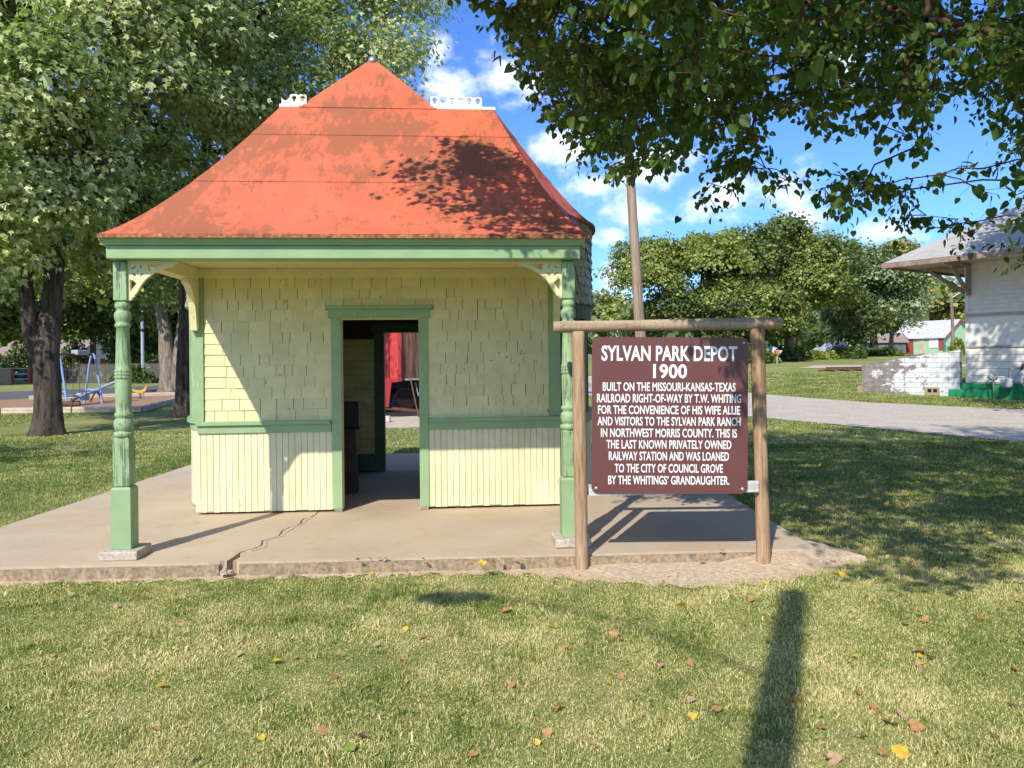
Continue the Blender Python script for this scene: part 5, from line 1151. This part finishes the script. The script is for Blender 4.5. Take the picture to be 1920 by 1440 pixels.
# --- overhanging heart-leaved tree, right foreground
def vn3(p):
    return (np.sin(p[:, 0] * 2.4 + p[:, 1] * 1.1) + np.sin(p[:, 1] * 2.9 - p[:, 2] * 1.2 + 1) + np.sin(p[:, 2] * 2.6 + p[:, 0] * .9 + 2)) / 2.2
def overhang():
    trunk_b = (5.6, 4.2, 0); cen = np.array([4.3, 5.2, 6.4]); rad = np.array([7.0, 4.6, 4.4]); KS = 1 / math.tan(R(SUN_EL)); sx, sy = KS * math.sin(R(SUN_AZ)), KS * math.cos(R(SUN_AZ))
    n = 150000; p = cen + rng.uniform(-1, 1, (n, 3)) * rad
    q = (p - cen) / rad; l2 = (q ** 2).sum(1); wob = 1 + .10 * np.sin(2.1 * p[:, 0] + 1.3 * p[:, 2]) + .08 * np.sin(3.3 * p[:, 1] + p[:, 0]); keep = l2 < wob ** 2
    # where the twigs' shade may fall on the ground (sun side outline of the crown)
    gx, gy = p[:, 0] + sx * p[:, 2], p[:, 1] + sy * p[:, 2]
    wv = .25 * np.sin(gx * 2.3) + .2 * np.sin(gx * 5.1 + 1)
    lim = np.interp(gx, [.0, .3, .6, 1.0, 1.25, 1.5, 1.9, 2.3, 2.7, 6, 12], [14, 10.4, 9.8, 9.4, 9.0, 7.5, 6.7, 6.0, 5.5, 5.3, 5.3]) + wv
    keep &= gy > lim; keep &= ~((gx < 2.3) & (gy > 11.6 + wv) & (gy < 17)); keep &= ~((gx < 1.0) & (gy > 11.2)); keep &= ~((gx < .95) & (rng.random(n) < .6)); keep &= gx > .35
    den = np.interp(gx, [.3, 1.3, 1.6, 2.6, 4.5], [.7, 1.0, .6, .6, .62]); den = np.where((gx > 1.2) & (gx < 2.9) & (gy > 9.0), 1.15, den); keep &= vn3(p) > np.interp(gx, [1.2, 2.5, 5], [-.6, -.22, .12])
    # hanging outline of the lower crown
    px = 960 + p[:, 0] / np.maximum(p[:, 1], .5) * 1440; py = hz(px) - (p[:, 2] - EYE) / np.maximum(p[:, 1], .5) * 1440
    low = np.interp(px, [800, 830, 870, 930, 965, 1000, 1035, 1065, 1100, 1180, 1250, 1300, 1345, 1400, 1430, 1462, 1500, 1535, 1570, 1640, 1700, 1760, 1805, 1850, 1900, 1960, 2200],
                    [-160, -10, 20, 40, 85, 165, 225, 305, 325, 335, 345, 385, 425, 450, 450, 365, 330, 375, 425, 420, 425, 430, 455, 465, 495, 540, 580])
    vis = (py > -150) & (px > -300) & (px < 2100); keep &= ~(vis & (py > low - 8 + 18 * np.sin(px * .06)))
    for hx, hy, ha, hb in ((1500, 290, 60, 42), (1610, 285, 55, 35), (1810, 235, 62, 42), (1455, 120, 16, 60), (1175, 215, 14, 20), (1690, 330, 60, 16), (1290, 310, 30, 16), (1420, 350, 34, 14)):
        e = ((px - hx) / ha) ** 2 + ((py - hy) / hb) ** 2; keep &= ~(vis & (e < 1 + .3 * np.sin(px * .13 + py * .1)))
    keep &= (p[:, 1] > 4.3) | ((py < -90) & (gx > 2.45)); den = np.where((gx > 1.45) & (gx < 2.5) & (gy < 8.6), den * .55, den)
    edge = np.clip((low - py) / 160, .30, 1); den = np.where(vis, np.maximum(den, .9) * np.maximum(edge, .8), den)
    right = np.clip((px - 1500) / 500, 0, 1); den = np.where(vis, den * (1 - .25 * right), den)
    clump = .5 + .5 * np.sin(1.9 * p[:, 0] + 2.2 * p[:, 2] + .5) * np.sin(2.3 * p[:, 1] - 1.1 * p[:, 2]); den *= .45 + .75 * clump
    keep &= ~(vis & (px > 1180) & (py > 60) & (vn3(p * 1.25 + 3) < np.interp(px, [1180, 1450], [-.75, -.22]) * np.where(py < 200, 1.9, 1))); keep &= rng.random(n) < den * np.where(vis & (py < 190), .72, .50)
    tips = p[keep]; print('overhang twigs', len(tips))
    t = empty('shade_tree', trunk_b, 0, 'heart leaved shade tree whose dark boughs overhang the sign from the right', 'tree')
    limbs = [[5.6, 4.2, -.2], [5.55, 4.2, 1.2], [5.5, 4.3, 2.6], [5.3, 4.4, 4.0], [5.0, 4.6, 5.6], [4.7, 4.9, 7.2], [4.5, 5.1, 8.8]]
    N, par, w, b0 = skeleton([np.array(q) - trunk_b for q in limbs], None, tips - np.array(trunk_b), pull=1.0)
    m = MB(); trunk_tube(m, N[:b0], [.30, .27, .25, .22, .18, .13, .07]); branches(m, N, par, w, b0, .15, .0045, 1); m.build('trunk', MAT['bark_brown'], t, smooth=True)
    # leaves along each twig
    k = 15; n = len(tips); par_t = N[[par[i] for i in range(b0, len(N))]]; tp = N[b0:]; dirv = unit(tp - par_t); C = np.repeat(tp, k, 0); D = np.repeat(dirv, k, 0); Mn = n * k
    tt = rng.random((Mn, 1)); base = C - D * (tt * .34 - .12) ; sag = unit(rv(Mn, .7) * np.array([1, 1, .5]) + D * .35); P = base + sag * rng.uniform(.03, .16, (Mn, 1))
    A = unit(sag * .55 + np.array([0, 0, -.75]) + rv(Mn, .35)); Nn = unit(rv(Mn, .6) + np.array([0, 0, .7]) + sag * .4)
    me = leaves_mesh('crown', P, A, Nn, .057 * np.exp(rng.normal(0, .28, Mn)), T_HEART, .92); me.polygons.foreach_set('use_smooth', [True] * len(me.polygons)); link('crown', me, MAT['heart_leaf'], t)
    # petioles
    sel = rng.random(Mn) < .6; a = base[sel]; b = P[sel]; off = unit(np.cross(b - a, rv(len(a)))) * .0016
    v = np.stack([a - off, a + off, b + off, b - off], 1).reshape(-1, 3); me = np_mesh('petioles', v, np.arange(len(v)), np.full(len(a), 4)); link('petioles', me, MAT['bark_brown'], t)
overhang()
# tall tree off the right edge, shading the road and the station wall
puff_tree('shade_tree', 'tall tree standing beyond the right edge of the photo shading the road', (14.6, 17.5, 0), ([(14.6, 17.5, -.2), (14.6, 17.5, 2.5), (14.5, 17.4, 5), (14.4, 17.3, 9)], [.4, .36, .3, .16]),
    [(13.6, 17.0, 6.2, 1.2), (15.2, 16, 7.5, 1.4), (13.8, 18.2, 8.6, 1.3), (15.0, 19.4, 6.8, 1.3), (14.2, 16.6, 10.4, 1.4), (16.4, 17.8, 8.8, 1.5), (15.4, 18.6, 11.2, 1.4), (14.0, 19.6, 10.2, 1.0), (17.0, 19.6, 6.4, 1.3), (13.0, 14.8, 5.4, 1.0), (12.4, 13.0, 4.9, .9), (15.8, 14.4, 6.0, 1.2), (13.4, 11.4, 4.6, 1.0), (11.6, 11.2, 5.6, .9), (16, 22.5, 10, 1.5), (15.4, 20.8, 12.2, 1.5), (17.4, 24.6, 8.4, 1.2), (16.8, 21, 11.5, 1.5), (18.2, 23, 10, 1.6), (17.6, 22.4, 7.6, 1.0), (17, 24, 11.5, 1.3)], .15, 'heart_leaf', 20, 18, T_HEART, 'bark_brown', .24, None, .7, .3, .01, 2)
# shade tree standing off the left side, whose shadow bands the lawn
puff_tree('maple_tree', 'maple standing beyond the left edge of the photo shading the lawn', (-13.5, 6.0, 0), ([(-13.5, 6, -.2), (-13.5, 6, 1.5), (-13.4, 6.1, 3.5), (-13.3, 6.2, 6)], [.34, .3, .24, .14]),
    [(-12.6, 6.4, 4.6, 1.3), (-13.8, 7.6, 6.0, 1.6), (-12.9, 8.8, 4.4, 1.0), (-14.6, 6, 5.2, 1.5), (-13.2, 6.2, 7.6, 1.6), (-12.8, 10.2, 5.2, 1.1), (-13.0, 4.6, 5.6, 1.0)], .13, 'maple', 22, 18, T_MAPLE, 'bark', .2, None, .7, .26, .01, 2, ('maple_pale', .4), .95)

# ================================================================== GRASS AND FALLEN LEAVES
def in_poly(x, y, poly):
    r = np.zeros(len(x), bool); n = len(poly)
    for i in range(n):
        x0, y0 = poly[i]; x1, y1 = poly[(i + 1) % n]
        c = ((y0 > y) != (y1 > y)) & (x < (x1 - x0) * (y - y0) / (y1 - y0 + 1e-12) + x0); r ^= c
    return r
SLAB = [(-5.07, 5.96), (2.52, 6.36), (2.47, 13.22), (-5.07, 13.22)]
ROAD = ROAD_NEAR + ROAD_FAR[::-1]
PLAY = [(-21, 26.0), (-12.8, 26.7), (-16.0, 39.7), (-27, 35)]
BAL = [(-14, 19.0), (-4, 19.3), (4, 20.5), (2, 44), (-14, 42)]
def vnoise(x, y, s, seed=0):
    r = np.random.default_rng(seed); f = np.zeros_like(x)
    for k in range(7):
        a = r.uniform(0, 2 * PI); q = s * r.uniform(.6, 1.9); f += np.sin((x * math.cos(a) + y * math.sin(a)) * q + r.uniform(0, 6))
    return f / 3.7
def dirtness(x, y):
    e = 6.02 + (x + 5.05) * .0503
    lim = np.where(x > .1, .16 + .40 * np.exp(-((x - 1.5) / .95) ** 2) + .10, .12 + .05 * np.sin(x * 3))
    lim = np.where(x > 2.4, lim * np.clip(1 - (x - 2.4) / .5, 0, 1), lim); a = np.clip(1 - (e - y - lim + .22) / .26, 0, 1) ** .5
    a = np.where((y > e) & (x > 2.4) & (x < 3.1) & (y < 8), np.clip(1 - (x - 2.75 + (y - 6.5) * .1) / .3, 0, 1), np.where(y > e, 0, a)); return a
def grass_mat():
    k = NM('grass_blades', .6, .25); co = k.coord(kind='World'); i = k.island()
    big = k.noise(co, .8, 4, .6); mid = k.noise(co, 3.3, 4, .6)
    tone = k.math('ADD', k.math('SUBTRACT', k.math('MULTIPLY', i, .46), .40), k.math('ADD', k.math('MULTIPLY', big, .80), k.math('MULTIPLY', mid, .62)))
    xg = k.sep(co, 0); yg = k.sep(co, 1); lush = k.math('MULTIPLY', k.rng(yg, 6.5, 9), .16); tone = k.math('SUBTRACT', tone, lush)
    c = k.ramp(tone, [(.26, (.07, .14, .025)), (.38, (.16, .24, .045)), (.49, (.38, .39, .11)), (.60, (.60, .52, .22)), (.82, (.80, .68, .38))])
    k.leafy(c, None, .25); return k.m
MAT['grass'] = grass_mat()
def blades(name, x, y, h, wd, flat=.35):
    n = len(x); z = gz(x, y) + .002; P = np.stack([x, y, z], 1); az = rng.uniform(0, 2 * PI, n); side = np.stack([np.cos(az), np.sin(az), np.zeros(n)], 1); la = rng.uniform(0, 2 * PI, n); lean = np.stack([np.cos(la), np.sin(la), np.zeros(n)], 1)
    b = np.abs(rng.normal(.55, .45, n))[:, None]; b = np.where(rng.random((n, 1)) < flat, b + 1.2, b); h = h[:, None]; w = wd[:, None]
    up = np.array([0, 0, 1.0]); mid = P + h * (.55 * up / np.sqrt(1 + b * b * .3) + lean * b * .22); tip = P + h * (up * 1.0 / np.sqrt(1 + b * b) + lean * b * .75 / np.sqrt(1 + b * b * .4))
    v = np.stack([P - side * w, P + side * w, mid + side * w * .8, mid - side * w * .8, tip], 1).reshape(-1, 3); i5 = 5 * np.arange(n)[:, None]
    f = np.concatenate([i5 + np.array([[0, 1, 2, 3]]), i5 + np.array([[3, 2, 4]])], 1).ravel(); me = np_mesh(name, v, f, np.tile([4, 3], n)); o = link(name, me, MAT['grass']); tag(o, kind='stuff')
def scatter(y0, y1, n, xlo, xhi):
    y = np.sqrt(rng.uniform(y0 * y0, y1 * y1, n)); u = rng.uniform(xlo, xhi, n); x = u * y + rng.normal(0, .15, n); return x, y
def grass():
    # near lawn
    x, y = scatter(2.7, 6.75, 420000, -.78, .76); bad = in_poly(x, y, SLAB); dn = dirtness(x, y); thin = vnoise(x, y, 2.2, 3); bare = np.clip((thin - .75) * 1.0, 0, .5)
    k = ~bad & (rng.random(len(x)) > np.maximum(dn * 1.0 - .02, bare)); x, y = x[k], y[k]; f = .75 + .35 * vnoise(x, y, 5, 5); blades('lawn_grass', x, y, (.013 + .018 * rng.random(len(x))) * np.clip(f, .4, 1.5), .0016 + .0013 * rng.random(len(x)), .45)
    # broader green weeds among it
    x, y = scatter(2.8, 6.3, 16000, -.78, .76); k = (vnoise(x, y, 3.1, 9) > .42) & ~in_poly(x, y, SLAB) & (dirtness(x, y) < .3); x, y = x[k], y[k]; blades('lawn_weeds', x, y, .025 + .03 * rng.random(len(x)), .003 + .003 * rng.random(len(x)), .6)
    # crumbs of dead leaf and clippings
    x, y = scatter(2.8, 9, 5200, -.78, .74); k = ~in_poly(x, y, SLAB) & ((x < -2) | (x > 1.5) | (y < 7)) & (rng.random(len(x)) < np.clip(.35 + .5 * vnoise(x, y, 1.6, 21), .05, 1)); x, y = x[k], y[k]; n = len(x)
    P = np.stack([x, y, gz(x, y) + .012 + .014 * rng.random(n)], 1); me = leaves_mesh('leaf_litter', P, rv(n) * np.array([1, 1, .3]), rv(n, .5) + np.array([0, 0, 1]), .007 + .016 * rng.random(n) ** 2, T_OVAL, .8)
    kk = NM('leaf_litter', .8, .15); kk.color(kk.ramp(kk.island(), [(.1, (.10, .05, .025)), (.4, (.26, .13, .06)), (.7, (.45, .28, .14)), (.95, (.6, .42, .14))])); tag(link('leaf_litter', me, kk.m), kind='stuff')
    # tufts that stand a little taller
    cx, cy = scatter(2.9, 6.4, 420, -.76, .74); m_ = 55; x = np.repeat(cx, m_) + rng.normal(0, .022, len(cx) * m_); y = np.repeat(cy, m_) + rng.normal(0, .022, len(cx) * m_); k = ~in_poly(x, y, SLAB) & (dirtness(x, y) < .75); x, y = x[k], y[k]; blades('lawn_tufts', x, y, .025 + .03 * rng.random(len(x)), .0015 + .0015 * rng.random(len(x)), .3)
    # side lawns, farther grass
    x, y = scatter(5.9, 15, 300000, -.80, .76); bad = in_poly(x, y, SLAB) | in_poly(x, y, ROAD) | ((x > -3.7) & (x < 1.3) & (y < 13)); k = ~bad & (rng.random(len(x)) > dirtness(x, y)) & ((x < -2) | (x > 1.5) | (y > 13)); x, y = x[k], y[k]
    blades('side_lawn_grass', x, y, .02 + .025 * rng.random(len(x)), (.0026 + .0022 * rng.random(len(x))) * np.clip(y / 11, .8, 1.3), .45)
    x, y = scatter(14.0, 48, 420000, -.82, .82); bad = in_poly(x, y, ROAD) | in_poly(x, y, PLAY) | in_poly(x, y, BAL) | ((x < -10) & (y > 33)); k = ~bad; x, y = x[k], y[k]
    blades('far_lawn_grass', x, y, .025 + .03 * rng.random(len(x)), (.0035 + .00028 * y) * (.6 + .8 * rng.random(len(x))), .5)
grass()

def fallen():
    tm = []
    for s in range(5):
        V, F = T_HEART if s < 4 else T_OVAL; V = V.copy(); r_ = np.random.default_rng(s); V = V * np.array([1.0, 1.0, 1]); V[:, 1] -= .5
        V[:, 2] = .10 + r_.uniform(.1, .5) * V[:, 0] ** 2 * 2 + r_.uniform(-.3, .5) * V[:, 1] ** 2 + r_.normal(0, .03, len(V)); me = bpy.data.meshes.new('fallen_leaf'); me.from_pydata([tuple(v) for v in V], [], F); me.update(); me.polygons.foreach_set('use_smooth', [True] * len(F)); tm.append(me)
    def lm(n, a, b): k = NM(n, .6, .3); f = k.noise(k.coord(), 3.5, 5, .7); k.leafy(k.mix(k.rng(f, .35, .65), a, b), None, .25); return k.m
    kinds = {'yellow': (lm('yellow_leaf', (.62, .38, .03), (.72, .52, .06)), 'bright yellow fallen leaf lying on the lawn'), 'orange': (lm('orange_leaf', (.42, .19, .07), (.55, .30, .13)), 'orange brown fallen leaf lying on the lawn'),
             'tan': (lm('tan_leaf', (.42, .26, .15), (.52, .36, .24)), 'pale tan fallen leaf curled on the lawn'), 'green': (lm('green_leaf', (.16, .26, .04), (.30, .36, .08)), 'green fallen leaf lying on the lawn')}
    meshes = {}
    for kn, (m_, lab) in kinds.items():
        meshes[kn] = []
        for me in tm: c = me.copy(); c.materials.append(m_); meshes[kn].append(c)
    def put(kn, px, py, sz, lab=None, i=None):
        y = EYE * 1440 / (py - hz(px)); x = at(px, y); zz = .016 if not in_poly(np.array([x]), np.array([y]), SLAB)[0] else .125
        if zz > .1: y = (EYE - .12) * 1440 / (py - hz(px)); x = at(px, y)
        o = bpy.data.objects.new(kn + '_fallen_leaf', meshes[kn][random.randrange(5) if i is None else i]); COL.objects.link(o); o.location = (x, y, zz + gzf(x, y)); sz *= .95; o.scale = (sz, sz, sz); o.rotation_euler = (random.gauss(0, .45), random.gauss(0, .45), random.uniform(0, 6.28))
        tag(o, lab or kinds[kn][1], 'leaf', kn + ' fallen leaves scattered on the lawn')
    put('green', 1402, 1412, .075, 'large pale green heart shaped leaf lying in the pole shadow', 0)
    for px, py, s in ((513, 1247, .06), (787, 1200, .062), (684, 1292, .045), (700, 1186, .03), (484, 1390, .035), (296, 1292, .06), (692, 1080, .04), (1030, 1182, .05), (1186, 1165, .045), (1272, 1140, .07), (1492, 1324, .05), (1596, 1238, .045), (1682, 1418, .075), (1510, 1370, .04), (1908, 1132, .05), (1866, 1080, .05), (1586, 1152, .04), (1892, 1010, .05), (1460, 855, .07), (1840, 935, .07), (1620, 912, .09), (1700, 930, .06), (1812, 985, .05), (1135, 1286, .04), (1000, 1398, .03), (1840, 850, .06), (1770, 870, .05), (1850, 870, .05), (1690, 812, .05), (1540, 802, .05), (1640, 1345, .035), (920, 1056, .05), (1036, 1098, .03), (1432, 1097, .05), (1720, 1252, .05), (1310, 1210, .04)): put('yellow', px, py, s)
    for px, py, s in ((335, 1175, .035), (620, 1275, .045), (500, 1325, .05), (600, 1378, .055), (945, 1150, .07), (955, 1290, .05), (1054, 1222, .055), (1145, 1195, .06), (1190, 1228, .04), (1230, 1246, .05), (1340, 1336, .055), (1404, 1130, .06), (1390, 1175, .05), (1470, 1322, .05), (1490, 1318, .045), (1660, 1362, .07), (1712, 1370, .07), (1718, 1228, .08), (1738, 1240, .06), (1728, 1168, .06), (1706, 1145, .04), (1834, 1166, .045), (1872, 1138, .05), (1600, 1305, .06), (1648, 1420, .06), (1250, 1410, .06), (1042, 1335, .06), (1288, 1250, .05), (747, 1240, .05), (1530, 1020, .05), (1880, 1060, .06), (1575, 985, .05), (1660, 985, .05), (1350, 1035, .06), (1310, 1042, .05), (1850, 1050, .08), (1895, 1260, .06), (1018, 1380, .05), (282, 1375, .05)): put('orange', px, py, s)
    for px, py, s in ((268, 1126, .055), (216, 1142, .06), (445, 1232, .055), (700, 1215, .05), (1290, 1320, .05), (670, 1392, .08), (1610, 1390, .07), (1540, 1428, .06), (1680, 1345, .05), (1855, 1388, .05), (1235, 1255, .05), (1100, 1215, .04), (1620, 1125, .05), (1720, 1160, .05), (1560, 1430, .06), (850, 1300, .04), (130, 1120, .04), (1890, 1330, .05)): put('tan', px, py, s)
    for px, py, s in ((648, 1408, .06), (768, 1342, .035), (1692, 1175, .05), (1436, 1208, .06), (1590, 1255, .035)): put('green', px, py, s)
    g = random.Random(4); 
    for i in range(70):
        px = g.uniform(1440, 1915); py = g.uniform(820, 1090)
        if px < 1440 + (py - 820) * .4: continue
        put(g.choice(['yellow', 'orange', 'tan', 'yellow']), px, py, g.uniform(.045, .075))
    for i in range(20): put(g.choice(['orange', 'tan', 'orange', 'yellow']), g.uniform(10, 1910), g.uniform(1100, 1435), g.uniform(.03, .05))
    for i in range(16): put(g.choice(['orange', 'tan', 'yellow']), g.uniform(660, 1010), 1050 + g.uniform(-2, 12), g.uniform(.03, .05))
fallen()
